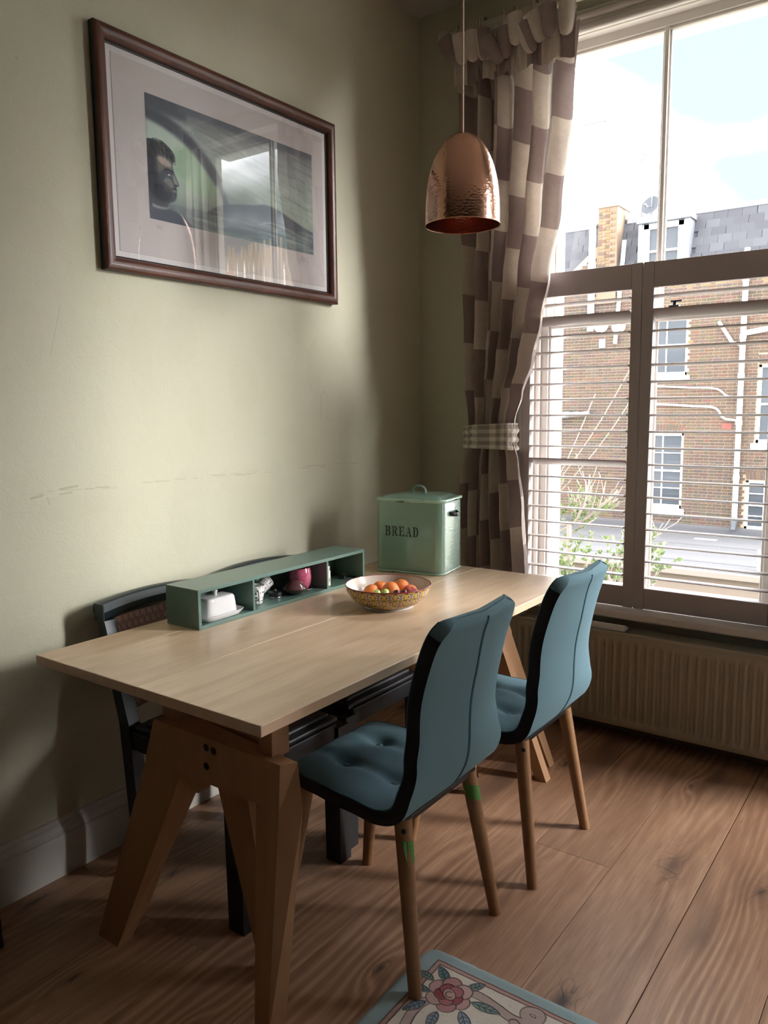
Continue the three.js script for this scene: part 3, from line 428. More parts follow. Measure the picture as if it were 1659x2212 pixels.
    c.lineWidth = 5; c.beginPath(); c.moveTo(158, 488); c.quadraticCurveTo(182, 480, 198, 486); c.stroke(); c.fillStyle = 'rgba(150,144,140,0.8)'; c.beginPath(); c.ellipse(184, 496, 15, 6, 0, 0, 7); c.fill(); c.fillStyle = '#2a303a'; c.beginPath(); c.ellipse(196, 462, 7, 4, 0.2, 0, 7); c.fill();
    c.filter = 'none'; c.lineCap = 'round'; for (let i = 0; i < 520; i++) { const a = R(), x = -5 + a * 180, top = 250 - 40 * Math.sin(a * 2.2) + 60 * a * a, y = top + R() * (70 - 20 * a); c.strokeStyle = `rgba(${R() < 0.75 ? '28,33,42' : '110,116,122'},${0.35 + R() * 0.4})`; c.lineWidth = 1 + R() * 2.4; c.beginPath(); c.moveTo(x, y); c.quadraticCurveTo(x + 10 + R() * 12, y + R() * 10 - 6, x + 12 + R() * 18, y + 12 + R() * 20); c.stroke(); }
    c.strokeStyle = 'rgba(40,46,56,0.8)'; c.lineWidth = 2.4; for (const [x, y, r] of [[178, 318, 13], [192, 336, 10], [166, 300, 12], [186, 300, 8]]) { c.beginPath(); c.arc(x, y, r, 0.4, 5.4); c.stroke(); }
    c.filter = 'blur(4px)'; c.fillStyle = '#515a69'; path([-10, 606, 120, 584, 260, 610, 330, 700, 330, 700, -10, 700, -10, 700]); c.fill(); c.fillStyle = 'rgba(190,194,186,0.7)'; path([20, 592, 60, 604, 110, 606, 140, 594, 140, 606, 100, 622, 20, 610, 20, 606, 20, 600, 20, 592]); c.fill(); c.filter = 'none';
    for (let i = 0; i < 5200; i++) { c.strokeStyle = `rgba(${R() < 0.5 ? '235,240,236' : '30,36,42'},${0.04 + R() * 0.06})`; c.lineWidth = 1; const x = R() * w, y = R() * h; c.beginPath(); c.moveTo(x, y); c.lineTo(x + R() * 3, y + 6 + R() * 22); c.stroke(); }
  });
  const ap = new THREE.PlaneGeometry(0.784, 0.376); ap.rotateY(Math.PI / 2); ap.translate(0.0084, 2.187 - (Y0 + Y1) / 2, 1.175 - (Z0 + Z1) / 2); part('print', ap, std({ map: art, roughness: 0.75 }), t);
  const sg = canvasTex(256, 96, (c, w, h) => { c.clearRect(0, 0, w, h); c.strokeStyle = '#55565e'; c.lineWidth = 3; c.beginPath(); c.moveTo(20, 80); c.lineTo(62, 16); c.lineTo(74, 78); c.lineTo(108, 26); c.lineTo(118, 76); c.lineTo(150, 30); c.lineTo(156, 74); c.lineTo(215, 70); c.moveTo(200, 24); c.lineTo(206, 40); c.stroke(); });
  const sp = new THREE.PlaneGeometry(0.066, 0.03); sp.rotateY(Math.PI / 2); const s1 = sp.clone(); s1.translate(0.0082, 1.975 - (Y0 + Y1) / 2, 0.835 - (Z0 + Z1) / 2); const s2 = sp.clone(); s2.scale(1, 0.7, 0.5); s2.translate(0.0082, 1.978 - (Y0 + Y1) / 2, 1.53 - (Z0 + Z1) / 2);
  const sm = std({ map: sg, transparent: true, alphaTest: 0.3, roughness: 0.8 }); part('signature', s1, sm, t); part('edition_mark', s2, sm, t);
  const gp = new THREE.PlaneGeometry(W - 2 * fw + 0.004, H - 2 * fw + 0.004); gp.rotateY(Math.PI / 2); gp.translate(0.0125, 0, 0); part('glass', gp, M.picGlass, t);
}

// ------------------------------------------------------------------ green shelf unit on the table and what stands in it
{
  const X0 = 0.190, X1 = 0.337, Z0 = 0.901, Z1 = 1.715, Y0 = 0.7452, Y1 = 0.8675, th = 0.0115;
  const t = thing('shelf_unit', 'low green open shelf unit along the back of the table', 'shelf', [0, 0, 0]);
  part('bottom_board', bx(X0, X1, Y0, Y0 + th, Z0, Z1, 0.0012), M.shelf, t); part('top_board', bx(X0, X1, Y1 - th, Y1, Z0, Z1, 0.0012), M.shelf, t);
  const y0 = Y0 + th + 0.0002, y1 = Y1 - th - 0.0002;
  part('side_board', bx(X0, X1 - 0.0004, y0, y1, Z0, Z0 + th, 0.001), M.shelf, t); part('side_board', bx(X0, X1 - 0.0004, y0, y1, Z1 - th, Z1, 0.001), M.shelf, t);
  part('divider', bx(X0 + 0.006, X1 - 0.002, y0, y1, 1.479, 1.488, 0.001), M.shelf, t); part('divider', bx(X0 + 0.006, X1 - 0.002, y0, y1, 1.112, 1.121, 0.001), M.shelf, t);
  part('back_panel', bx(X0 + 0.001, X0 + 0.006, y0, y1, Z0 + th, Z1 - th), M.shelf, t);
}
const SH = 0.7570; // top of the shelf's bottom board
function roundedTray(hx, hz, r, top) { // shallow dish: closed solid with a flared rim
  const rings = [[0.80, 0], [0.84, 0.001], [0.94, 0.010], [1.0, top], [0.985, top + 0.001], [0.92, 0.012], [0.82, 0.0055], [0.0, 0.005]];
  return grid(64, rings.length - 1, (a, b) => { const k = Math.round(b * (rings.length - 1)), [f, y] = rings[k], an = a * Math.PI * 2, c = Math.cos(an), s = Math.sin(an), e = 0.42; return [Math.sign(c) * Math.pow(Math.abs(c), e) * hx * f, y, -Math.sign(s) * Math.pow(Math.abs(s), e) * hz * f]; });
}
{
  const t = thing('butter_dish', 'white butter dish with a lidded dome and round knob', 'butter dish', [0.285, SH + 0.0003, 1.602], 0.02);
  part('dish', roundedTray(0.052, 0.088, 0.01, 0.016), Object.assign(M.glaze, sideBoth), t);
  const prof = [[1, 0.0], [0.985, 0.004], [0.94, 0.034], [0.89, 0.053], [0.80, 0.0595], [0.5, 0.0615], [0, 0.062]];
  const lid = part('lid', grid(64, 24, (a, b) => { const k = b * (prof.length - 1), i = Math.min(prof.length - 2, Math.floor(k)), f = k - i, q = mix(prof[i][0], prof[i + 1][0], f), y = mix(prof[i][1], prof[i + 1][1], f) + 0.0062; const an = a * Math.PI * 2, c = Math.cos(an), s = Math.sin(an), e = 0.36; return [Math.sign(c) * Math.pow(Math.abs(c), e) * 0.037 * q, y, -Math.sign(s) * Math.pow(Math.abs(s), e) * 0.066 * q]; }), M.glaze, t);
  const kn = part('knob', lathe([[0, 0.0195], [0.006, 0.019], [0.0085, 0.0155], [0.0075, 0.011], [0.005, 0.006], [0.0065, 0], [0.0065, -0.003]], 24), M.glaze, lid); kn.position.y = 0.067;
}
{ // small white cup with black strokes
  const mk = canvasTex(512, 256, (c, w, h) => { c.fillStyle = '#e9e7e6'; c.fillRect(0, 0, w, h); c.strokeStyle = '#26262c'; let s = 5; const R = () => (s = (s * 16807) % 2147483647) / 2147483647; for (let x = 6; x < w; x += 42) for (let y = 80; y < 205; y += 15) { c.lineWidth = 2 + R() * 4; c.beginPath(); c.moveTo(x + R() * 6, y); c.lineTo(x + 22 + R() * 12, y + R() * 6); c.stroke(); } });
  const t = thing('espresso_cup', 'small white cup with black hand-painted strokes and a looped handle', 'cup', [0.278, SH + 0.0003, 1.418], -0.55);
  part('body', lathe([[0, 0.002], [0.017, 0.002], [0.019, 0], [0.0205, 0.002], [0.021, 0.012], [0.0255, 0.03], [0.0275, 0.055], [0.028, 0.0625], [0.0268, 0.063], [0.0255, 0.055], [0.0235, 0.03], [0.018, 0.01], [0, 0.008]], 40), phy({ map: mk, roughness: 0.15, clearcoat: 0.5 }), t);
  part('handle', tube([[0.026, 0.048, 0], [0.036, 0.050, 0], [0.044, 0.040, 0], [0.042, 0.027, 0], [0.034, 0.018, 0], [0.0225, 0.018, 0]], 0.0036, 40, 10), M.glaze, t);
}
{ // leaning printed shaker
  const news = canvasTex(512, 256, (c, w, h) => { c.fillStyle = '#c9c7c6'; c.fillRect(0, 0, w, h); c.fillStyle = '#3b3a40'; let s = 11; const R = () => (s = (s * 16807) % 2147483647) / 2147483647; for (let x = 8; x < w; x += 44) { c.fillRect(x, 20, 30, 3); for (let y = 30; y < 230; y += 7) if (R() < 0.85) { c.globalAlpha = 0.35 + R() * 0.5; c.fillRect(x, y, 12 + R() * 22, R() < 0.1 ? 16 : 3); } c.globalAlpha = 1; } });
  const t = thing('paper_tumbler', 'grey printed beaker leaning on its side behind the white cup', 'beaker', [0.240, SH + 0.041, 1.352]); t.rotation.set(-0.98, 0, -0.06);
  part('body', lathe([[0, -0.035], [0.0205, -0.035], [0.0215, -0.034], [0.0235, 0.03], [0.0228, 0.0305], [0.0205, -0.028], [0, -0.028]], 36), std({ map: rep(news, 2, 1), roughness: 0.55 }), t);
  part('rim', new THREE.TorusGeometry(0.0235, 0.0017, 10, 40).rotateX(Math.PI / 2).translate(0, 0.030, 0), std({ color: lin(0.6, 0.59, 0.58), roughness: 0.5 }), t);
}
{ const t = thing('silver_tin', 'small round dark tin with a silver rim, right of the printed beaker', 'tin', [0.272, SH + 0.0003, 1.322]); part('base', lathe([[0, 0], [0.021, 0], [0.0225, 0.002], [0.0225, 0.008], [0, 0.008]], 36), std({ color: lin(0.5, 0.5, 0.52), metalness: 1, roughness: 0.25 }), t); part('lid', lathe([[0.0228, 0.006], [0.0228, 0.018], [0.021, 0.0205], [0.008, 0.0225], [0, 0.0225]], 36), M.blackEnamel, t); part('knob', lathe([[0, 0.031], [0.005, 0.029], [0.005, 0.0225]], 16), M.blackEnamel, t); }
{ const t = thing('ceramic_pot', 'squat dark brown glazed pot with a domed lid in front of the pink glass', 'pot', [0.293, SH + 0.0003, 1.246]); const br = phy({ color: lin(0.055, 0.022, 0.02), roughness: 0.22, clearcoat: 0.5, clearcoatRoughness: 0.1 });
  part('bowl', lathe([[0, 0.001], [0.02, 0], [0.024, 0.003], [0.037, 0.014], [0.0415, 0.022], [0.040, 0.023], [0, 0.018]], 44), br, t); part('lid', lathe([[0.0425, 0.0225], [0.041, 0.0255], [0.030, 0.038], [0.018, 0.0465], [0.010, 0.0495], [0, 0.050]], 44), phy({ color: lin(0.10, 0.04, 0.042), roughness: 0.22, clearcoat: 0.5, clearcoatRoughness: 0.1 }), t); }
{ const t = thing('silver_saucer', 'small shiny silver saucer under the pink glass', 'saucer', [0.274, SH + 0.0003, 1.187]); part('plate', lathe([[0, 0.001], [0.026, 0], [0.030, 0.001], [0.038, 0.0075], [0.0388, 0.0085], [0.0375, 0.0088], [0.030, 0.003], [0, 0.003]], 44), std({ color: lin(0.75, 0.74, 0.72), metalness: 1, roughness: 0.2 }), t); }
{ const pk = canvasTex(256, 256, (c, w, h) => { c.fillStyle = '#b0526e'; c.fillRect(0, 0, w, h); let s = 3; const R = () => (s = (s * 16807) % 2147483647) / 2147483647; for (let i = 0; i < 900; i++) { c.fillStyle = `rgba(${R() < 0.6 ? '214,130,150' : '120,40,66'},${0.2 + R() * 0.4})`; c.beginPath(); c.ellipse(R() * w, R() * h, 1 + R() * 4, 1 + R() * 3, R() * 3, 0, 7); c.fill(); } });
  const t = thing('pink_glass', 'round mottled pink glass candle holder with a dark rim', 'candle holder', [0.268, SH + 0.0036, 1.190]);
  part('body', lathe([[0, 0.001], [0.022, 0], [0.030, 0.005], [0.0385, 0.024], [0.0405, 0.044], [0.0385, 0.066], [0.0355, 0.0795], [0.0335, 0.0795], [0.0365, 0.064], [0.0378, 0.044], [0.034, 0.02], [0.02, 0.006], [0, 0.005]], 48), phy({ map: rep(pk, 3, 1), roughness: 0.15, clearcoat: 0.6, clearcoatRoughness: 0.06 }), t);
  part('rim', new THREE.TorusGeometry(0.0346, 0.0016, 8, 48).rotateX(Math.PI / 2).translate(0, 0.0795, 0), std({ color: lin(0.04, 0.008, 0.016), roughness: 0.2 }), t); }
{ const dt = canvasTex(256, 256, (c, w, h) => { c.fillStyle = '#e6dfd0'; c.fillRect(0, 0, w, h); const cl = ['#8a2238', '#3b2b28', '#a8414a', '#4c4a2c']; for (let y = 0; y < 6; y++) for (let x = 0; x < 6; x++) { const X = x * 43 + (y % 2) * 21, Y = y * 43 + 20; c.fillStyle = cl[(x * 3 + y * 5) % 4]; c.beginPath(); for (let k = 0; k < 5; k++) { const a = k * 1.257; c.ellipse(X + Math.cos(a) * 6, Y + Math.sin(a) * 6, 5, 5, 0, 0, 7); } c.fill(); c.fillRect(X - 1, Y + 10, 2, 9); } });
  const t = thing('patterned_tin', 'slim cream tin with red and brown motifs and a silver lid', 'tin', [0.296, SH + 0.0003, 1.082]);
  part('body', lathe([[0, 0], [0.0165, 0], [0.017, 0.001], [0.017, 0.058], [0, 0.058]], 36), std({ map: rep(dt, 2, 1), roughness: 0.35 }), t); part('lid', lathe([[0.0174, 0.056], [0.0174, 0.072], [0.016, 0.0735], [0, 0.0735]], 36), std({ color: lin(0.6, 0.6, 0.6), metalness: 1, roughness: 0.22 }), t); part('cap', lathe([[0.0150, 0.0735], [0.0150, 0.083], [0.0135, 0.0845], [0, 0.0845]], 30), M.blackEnamel, t); }
{ const t = thing('cream_case', 'cream rounded plastic case with small dark dots, behind the patterned tin', 'case', [0.233, SH + 0.0003, 1.035], 0.25); part('body', bx(-0.012, 0.012, 0, 0.082, -0.027, 0.027, 0.009), std({ color: lin(0.62, 0.52, 0.27), roughness: 0.4 }), t); part('catch', bx(0.0118, 0.016, 0.026, 0.05, 0.002, 0.014, 0.002), std({ color: lin(0.62, 0.52, 0.27), roughness: 0.35 }), t); part('dot', [0.018, 0.036, 0.054, 0.070].flatMap((y) => [-0.014, -0.002].map((z) => cyl([0.0115, y, z], [0.0126, y, z], 0.0022, 0.0022, 10))), M.blackEnamel, t); }
{ const t = thing('key_fob', 'dark key fob with a small brass key in the end compartment', 'keys', [0.272, SH + 0.0003, 0.955], 0.4); part('fob', bx(-0.014, 0.014, 0, 0.012, -0.024, 0.018, 0.005), M.blackEnamel, t); part('ring', new THREE.TorusGeometry(0.010, 0.0011, 8, 28).rotateX(1.3).translate(0, 0.010, -0.026), std({ color: lin(0.6, 0.6, 0.6), metalness: 1, roughness: 0.3 }), t); part('key', [bx(-0.003, 0.003, 0.006, 0.008, -0.066, -0.034, 0.0008), cyl([0, 0.006, -0.034], [0, 0.008, -0.034], 0.007, 0.007, 18)], std({ color: lin(0.75, 0.55, 0.22), metalness: 1, roughness: 0.3 }), t); }

// ------------------------------------------------------------------ enamel bread bin
function roundRect(w, d, r) { const s = new THREE.Shape(), a = w / 2, b = d / 2; s.moveTo(-a + r, -b); s.lineTo(a - r, -b); s.absarc(a - r, -b + r, r, -Math.PI / 2, 0); s.lineTo(a, b - r); s.absarc(a - r, b - r, r, 0, Math.PI / 2); s.lineTo(-a + r, b); s.absarc(-a + r, b - r, r, Math.PI / 2, Math.PI); s.lineTo(-a, -b + r); s.absarc(-a + r, -b + r, r, Math.PI, Math.PI * 1.5); return s; }
function rrPoint(a, w, d, r) { // point on a rounded rectangle, a in 0..1, starting at the middle of the front (+z)
  const sx = w - 2 * r, sz = d - 2 * r, q = Math.PI * r / 2, P = 2 * sx + 2 * sz + 4 * q; let s = ((a % 1) + 1) % 1 * P; const seg = [[sx / 2, 0], [q, 1], [sz, 0], [q, 1], [sx, 0], [q, 1], [sz, 0], [q, 1], [sx / 2, 0]]; const W = w / 2, D = d / 2; let k = 0; while (k < 8 && s > seg[k][0]) { s -= seg[k][0]; k++; }
  const arc = (cx, cz, a0) => { const an = a0 - s / r; return [cx + r * Math.sin(an), cz + r * Math.cos(an)]; };
  switch (k) { case 0: return [s, D]; case 1: return [W - r + r * Math.sin(s / r), D - r + r * Math.cos(s / r)]; case 2: return [W, D - r - s]; case 3: return [W - r + r * Math.cos(s / r), -D + r - r * Math.sin(s / r)]; case 4: return [W - r - s, -D]; case 5: return [-W + r - r * Math.sin(s / r), -D + r - r * Math.cos(s / r)]; case 6: return [-W, -D + r + s]; case 7: return [-W + r - r * Math.cos(s / r), D - r + r * Math.sin(s / r)]; default: return [-W + r + s, D]; }
}
function rrLoft(rings, nu = 128) { return grid(nu, rings.length - 1, (a, b) => { const [w, d, r, y] = rings[Math.round(b * (rings.length - 1))]; const [x, z] = rrPoint(a, w, d, Math.max(0.002, r)); return [x, y, z, a, b]; }); }
{
  const t = thing('bread_bin', 'pale green chipped enamel bread bin with black stencilled lettering', 'bread bin', [0.381, 0.7453, 0.590], 9.5 * Math.PI / 180);
  const w = 0.292, d = 0.226, r = 0.036, H = 0.288;
  part('body', rrLoft([[0.004, 0.004, 0.002, 0.0015], [w - 0.006, d - 0.006, r, 0.0015], [w, d, r, 0.006], [w, d, r, 0.02], [w + 0.001, d + 0.001, r, H * 0.5], [w, d, r, H]]), Object.assign(M.enamel, sideBoth), t);
  const rim = (seed0, side) => canvasTex(2048, 64, (c, W, h) => { c.fillStyle = '#a9cdb9'; c.fillRect(0, 0, W, h); let s = seed0; const R = () => (s = (s * 16807) % 2147483647) / 2147483647; c.fillStyle = '#2a1c18'; for (let x = 0; x < W; x += 7) { const k = Math.sin(x * 0.012 + seed0) + Math.sin(x * 0.031 + 2 * seed0) * 0.7; if (k + R() * 0.8 > side) c.fillRect(x, h - 6 - R() * 26 * Math.max(0.2, k), 8 + R() * 6, 40); if (R() < 0.012) { c.beginPath(); c.ellipse(x, R() * h, 3 + R() * 10, 2 + R() * 4, 0, 0, 7); c.fill(); } } });
  part('foot_rim', rrLoft([[w - 0.006, d - 0.006, r, 0], [w + 0.004, d + 0.004, r + 0.002, 0.0005], [w + 0.0055, d + 0.0055, r + 0.002, 0.0035], [w + 0.003, d + 0.003, r + 0.002, 0.0065], [w, d, r, 0.0075]]), phy({ map: rim(3, 0.55), roughness: 0.25, clearcoat: 0.4, ...sideBoth }), t);
  const lid = group('lid', t);
  part('lid_rim', rrLoft([[w - 0.002, d - 0.002, r, H - 0.004], [w + 0.008, d + 0.008, r + 0.004, H - 0.0045], [w + 0.0145, d + 0.0145, r + 0.007, H], [w + 0.0155, d + 0.0155, r + 0.0075, H + 0.004], [w + 0.012, d + 0.012, r + 0.006, H + 0.008], [w + 0.004, d + 0.004, r + 0.003, H + 0.0095]]).scale(1, 1, 1), phy({ map: rim(8, 0.25), roughness: 0.22, clearcoat: 0.5, ...sideBoth }), lid);
  part('lid_top', rrLoft([[w + 0.005, d + 0.005, r + 0.003, H + 0.0092], [w - 0.02, d - 0.02, r - 0.002, H + 0.0095], [w - 0.034, d - 0.034, r - 0.006, H + 0.0125], [w - 0.06, d - 0.06, r - 0.01, H + 0.018], [w * 0.55, d * 0.55, r * 0.6, H + 0.023], [w * 0.25, d * 0.25, r * 0.3, H + 0.025], [0.006, 0.006, 0.002, H + 0.0255]]), Object.assign(M.enamel, sideBoth), lid);
  const hp = []; for (let i = 0; i <= 14; i++) { const a = i / 14 * Math.PI; hp.push([-Math.cos(a) * 0.028, H + 0.022 + Math.pow(Math.sin(a), 0.75) * 0.029, 0]); }
  { const g = tube(hp, 0.0048, 60, 10); g.scale(1, 1, 1.5); part('lid_handle', g, M.enamel, lid); }
  // black strap handles on the two ends
  for (const s of [1, -1]) { const g = grid(40, 8, (a, b) => { const u = a * 2 - 1, k = b * Math.PI * 2; const rise = 0.022 * (1 - Math.pow(Math.abs(u), 2.2)); return [s * (w / 2 - 0.001 + rise + Math.cos(k) * 0.003), H - 0.052 + Math.sin(k) * 0.0085 - 0.004 * (1 - u * u), u * 0.038]; }); part('end_handle', g, Object.assign(M.blackEnamel, sideBoth), t, 'black end handle'); }
  const let1 = canvasTex(1024, 256, (c, W, h) => { c.clearRect(0, 0, W, h); c.fillStyle = '#14181b'; c.font = 'bold 262px serif'; c.textBaseline = 'middle'; const L = ['B', 'R', 'E', 'A', 'D']; L.forEach((k, i) => { const wd = c.measureText(k).width, tw = 175; c.save(); c.translate(15 + i * 204, h / 2 + 8); c.scale(tw / wd, 1.15); c.fillText(k, 0, 0); c.restore(); });
    c.globalCompositeOperation = 'destination-out'; c.fillStyle = '#000'; const cut = (x, y, a, b) => c.fillRect(x, y, a, b); cut(15 + 66, 0, 13, 256); cut(15 + 204 + 62, 0, 13, 256); cut(15 + 408 + 66, 0, 13, 256); cut(15 + 816 + 64, 0, 13, 256); cut(15 + 612 + 40, 168, 100, 12); c.save(); c.translate(15 + 612 + 88, 40); c.rotate(0.38); c.fillRect(-4, -40, 12, 200); c.restore(); });
  const lp = new THREE.PlaneGeometry(0.152, 0.046); lp.translate(-0.026, 0.168, d / 2 + 0.0012); part('lettering', lp, std({ map: let1, transparent: true, alphaTest: 0.4, roughness: 0.35 }), t, 'black stencil lettering BREAD');
}

// ------------------------------------------------------------------ fruit bowl
{
  const t = thing('fruit_bowl', 'wide patterned bowl with yellow petals and a red rim, holding fruit', 'bowl', [0.632, 0.7452, 1.160]);
  const pat = canvasTex(2048, 512, (c, W, h) => {
    c.fillStyle = '#8c7a66'; c.fillRect(0, 0, W, h); const n = 24, s = W / n;
    for (let i = 0; i <= n; i++) for (let j = 0; j < 4; j++) { const x = i * s, y = h - 92 - j * s * 1.55; // petals meet at nodes
      const petal = (dx, dy) => { const L = Math.hypot(dx, dy); c.save(); c.translate(x + dx / 2, y + dy / 2); c.rotate(Math.atan2(dy, dx)); c.beginPath(); c.ellipse(0, 0, L * 0.44, L * 0.135, 0, 0, 7); c.fillStyle = '#c9a636'; c.fill(); c.lineWidth = 3; c.strokeStyle = '#2a2016'; c.stroke(); c.restore(); };
      const cx = x + s / 2, cy = y + s * 0.775; c.strokeStyle = '#e4d6c8'; c.lineWidth = 9; for (const [a, b] of [[0.30, 0.5], [-0.30, 0.5], [0.30, -0.5], [-0.30, -0.5]]) { c.beginPath(); c.moveTo(cx, cy); c.lineTo(cx + a * s, cy + b * s); c.stroke(); }
      c.strokeStyle = '#3a2a22'; c.lineWidth = 2.5; for (const a of [-0.12, 0, 0.12]) { c.beginPath(); c.moveTo(cx + a * s, cy - 0.62 * s); c.lineTo(cx + a * s * 0.6, cy - 0.30 * s); c.stroke(); }
      c.fillStyle = '#9c2f2e'; c.beginPath(); c.ellipse(cx, cy, s * 0.10, s * 0.13, 0, 0, 7); c.fill();
      petal(s, 0); petal(0, s * 1.55); c.fillStyle = '#171009'; c.beginPath(); c.ellipse(x, y, 9, 9, 0, 0, 7); c.fill(); }
    c.fillStyle = '#8e2a30'; c.fillRect(0, 0, W, 14); c.fillStyle = '#8a7a6a'; c.fillRect(0, h - 26, W, 26);
  });
  const outer = [[0.0835, 0.006], [0.096, 0.012], [0.114, 0.024], [0.129, 0.040], [0.138, 0.056], [0.1425, 0.074]];
  part('outer_wall', lathe(outer, 96), phy({ map: pat, roughness: 0.22, clearcoat: 0.4, clearcoatRoughness: 0.08, ...sideBoth }), t);
  part('foot', lathe([[0.072, 0.004], [0.074, 0], [0.083, 0], [0.0845, 0.003], [0.0835, 0.0068], [0.06, 0.0068]], 72), Object.assign(M.glaze, sideBoth), t);
  part('inner_wall', lathe([[0.1405, 0.0755], [0.136, 0.058], [0.126, 0.042], [0.110, 0.027], [0.09, 0.016], [0.06, 0.0105], [0, 0.010]], 96), phy({ color: lin(0.62, 0.54, 0.47), roughness: 0.16, clearcoat: 0.5, clearcoatRoughness: 0.05, ...sideBoth }), t);
  part('rim', lathe([[0.1425, 0.0735], [0.1432, 0.0752], [0.1422, 0.0766], [0.1405, 0.0765], [0.140, 0.075]], 96), phy({ color: lin(0.20, 0.03, 0.04), roughness: 0.25, ...sideBoth }), t);
  const peel = rep(felt, 2, 2);
  const orange = phy({ color: lin(0.78, 0.20, 0.028), roughness: 0.42, bumpMap: peel, bumpScale: 0.0012, clearcoat: 0.2, clearcoatRoughness: 0.35 });
  const fruitGeo = (r, sq, dim, n = 40) => grid(n, n / 2, (a, b) => { const th = b * Math.PI, ph = -a * 2 * Math.PI; const k = r * (1 + 0.02 * ns(Math.cos(ph) * 2, th * 2, r * 90)); const top = Math.exp(-th * th / 0.12) * dim; return [k * Math.sin(th) * Math.cos(ph), (k * Math.cos(th)) * sq - top, k * Math.sin(th) * Math.sin(ph)]; });
  const green = std({ color: lin(0.16, 0.2, 0.05), roughness: 0.6 }), stemM = std({ color: lin(0.05, 0.035, 0.02), roughness: 0.8 });
  const by = 0.7452;
  const fruit = (name, label, cat, p, r, sq, mat, rot, calyx) => { const f = thing(name, label, cat, [p[0], by + p[1], p[2]]); f.rotation.set(...rot); part('flesh', fruitGeo(r, sq, r * 0.1), mat, f); part('stem', lathe([[0, r * sq - r * 0.06], [r * 0.12, r * sq - r * 0.075], [r * 0.06, r * sq - r * 0.14]], 10), calyx || green, f); return f; };
  fruit('clementine', 'orange clementine at the left of the bowl', 'clementine', [0.586, 0.046, 1.196], 0.029, 0.88, orange, [0.5, 0, 0.5]);
  fruit('clementine', 'orange clementine at the back left, showing its pale crinkled top', 'clementine', [0.576, 0.045, 1.124], 0.029, 0.86, orange, [0.1, 0.8, -0.3]);
  fruit('clementine', 'largest orange in the middle of the bowl', 'clementine', [0.640, 0.049, 1.154], 0.0320, 0.94, orange, [-0.8, 0.3, -0.7]);
  fruit('clementine', 'orange clementine at the back right, with dimpled peel', 'clementine', [0.627, 0.046, 1.080], 0.0305, 0.88, orange, [0.2, 1.2, 0.15]);
  const pc = canvasTex(128, 128, (c, w, h) => { const g = c.createLinearGradient(0, 0, w, h); g.addColorStop(0, '#e39a4d'); g.addColorStop(0.45, '#d9793f'); g.addColorStop(1, '#b4405a'); c.fillStyle = g; c.fillRect(0, 0, w, h); });
  fruit('peach', 'pink and yellow peach beside the oranges', 'peach', [0.692, 0.045, 1.118], 0.0265, 0.92, std({ map: pc, roughness: 0.7 }), [0.6, 0.4, -0.6], stemM);
  const grape = phy({ color: lin(0.44, 0.55, 0.17), roughness: 0.2, clearcoat: 0.4, clearcoatRoughness: 0.2 });
  fruit('green_grape', 'pale green grape at the far left of the bowl', 'grape', [0.572, 0.048, 1.244], 0.0115, 1.12, grape, [0.9, 0, 0.3], stemM);
  fruit('green_grape', 'left one of the two pale green grapes at the front of the bowl', 'grape', [0.629, 0.052, 1.218], 0.0135, 1.1, grape, [1.1, 0, 0.5], stemM);
  fruit('green_grape', 'right one of the two pale green grapes at the front of the bowl', 'grape', [0.648, 0.053, 1.199], 0.014, 1.1, grape, [1.2, 0, 0.1], stemM);
  const plum = phy({ color: lin(0.07, 0.012, 0.022), roughness: 0.25, clearcoat: 0.3 });
  fruit('dark_grape', 'left one of the two dark red grapes at the front of the bowl', 'grape', [0.680, 0.052, 1.180], 0.0125, 1.05, plum, [1, 0, 0], stemM);
  fruit('dark_grape', 'right one of the two dark red grapes, beside the peach', 'grape', [0.695, 0.052, 1.160], 0.0115, 1.05, plum, [0.8, 0, 0.4], stemM);
}

// ------------------------------------------------------------------ copper pendant lamp
{
  const t = thing('pendant_lamp', 'hammered copper bell-shaped pendant lamp on a thin cord', 'lamp', [0.760, 1.989, 0.90]);
  const R = 0.1235, Hh = 0.290, prof = []; for (let i = 0; i <= 40; i++) { const k = i / 40; prof.push([R * Math.pow(Math.max(0, 1 - Math.pow(k, 2.55)), 0.52) * (1 - 0.015 * Math.pow(1 - k, 3)) + 0.0002, k * Hh]); }
  part('shade', lathe(prof, 96), M.copper, t);
  part('shade_lining', lathe(prof.map(([x, y]) => [Math.max(0.0001, x - 0.0022), y - 0.001]), 96), M.copperIn, t, 'reddish copper lining');
  part('rim', new THREE.TorusGeometry(R - 0.0008, 0.0016, 8, 96).rotateX(Math.PI / 2), std({ color: lin(0.85, 0.52, 0.38), metalness: 1, roughness: 0.2 }), t);
  part('lamp_holder', lathe([[0, 0.17], [0.018, 0.17], [0.019, 0.175], [0.019, 0.225], [0.013, 0.235], [0.013, 0.287], [0, 0.287]], 24), M.blackMetal, t);
  part('bulb', lathe([[0, 0.075], [0.018, 0.079], [0.029, 0.096], [0.03, 0.115], [0.024, 0.14], [0.014, 0.16], [0.013, 0.172], [0, 0.172]], 28), std({ color: lin(0.75, 0.74, 0.7), roughness: 0.25 }), t);
  part('cord', cyl([0, Hh - 0.004, 0], [0, RH - 1.989, 0], 0.0032, 0.0032, 10), std({ color: lin(0.62, 0.44, 0.33), roughness: 0.6 }), t);
  part('ceiling_rose', lathe([[0, RH - 1.989 - 0.03], [0.03, RH - 1.989 - 0.028], [0.045, RH - 1.989 - 0.001], [0, RH - 1.989 - 0.001]], 30), M.copper, t);
}
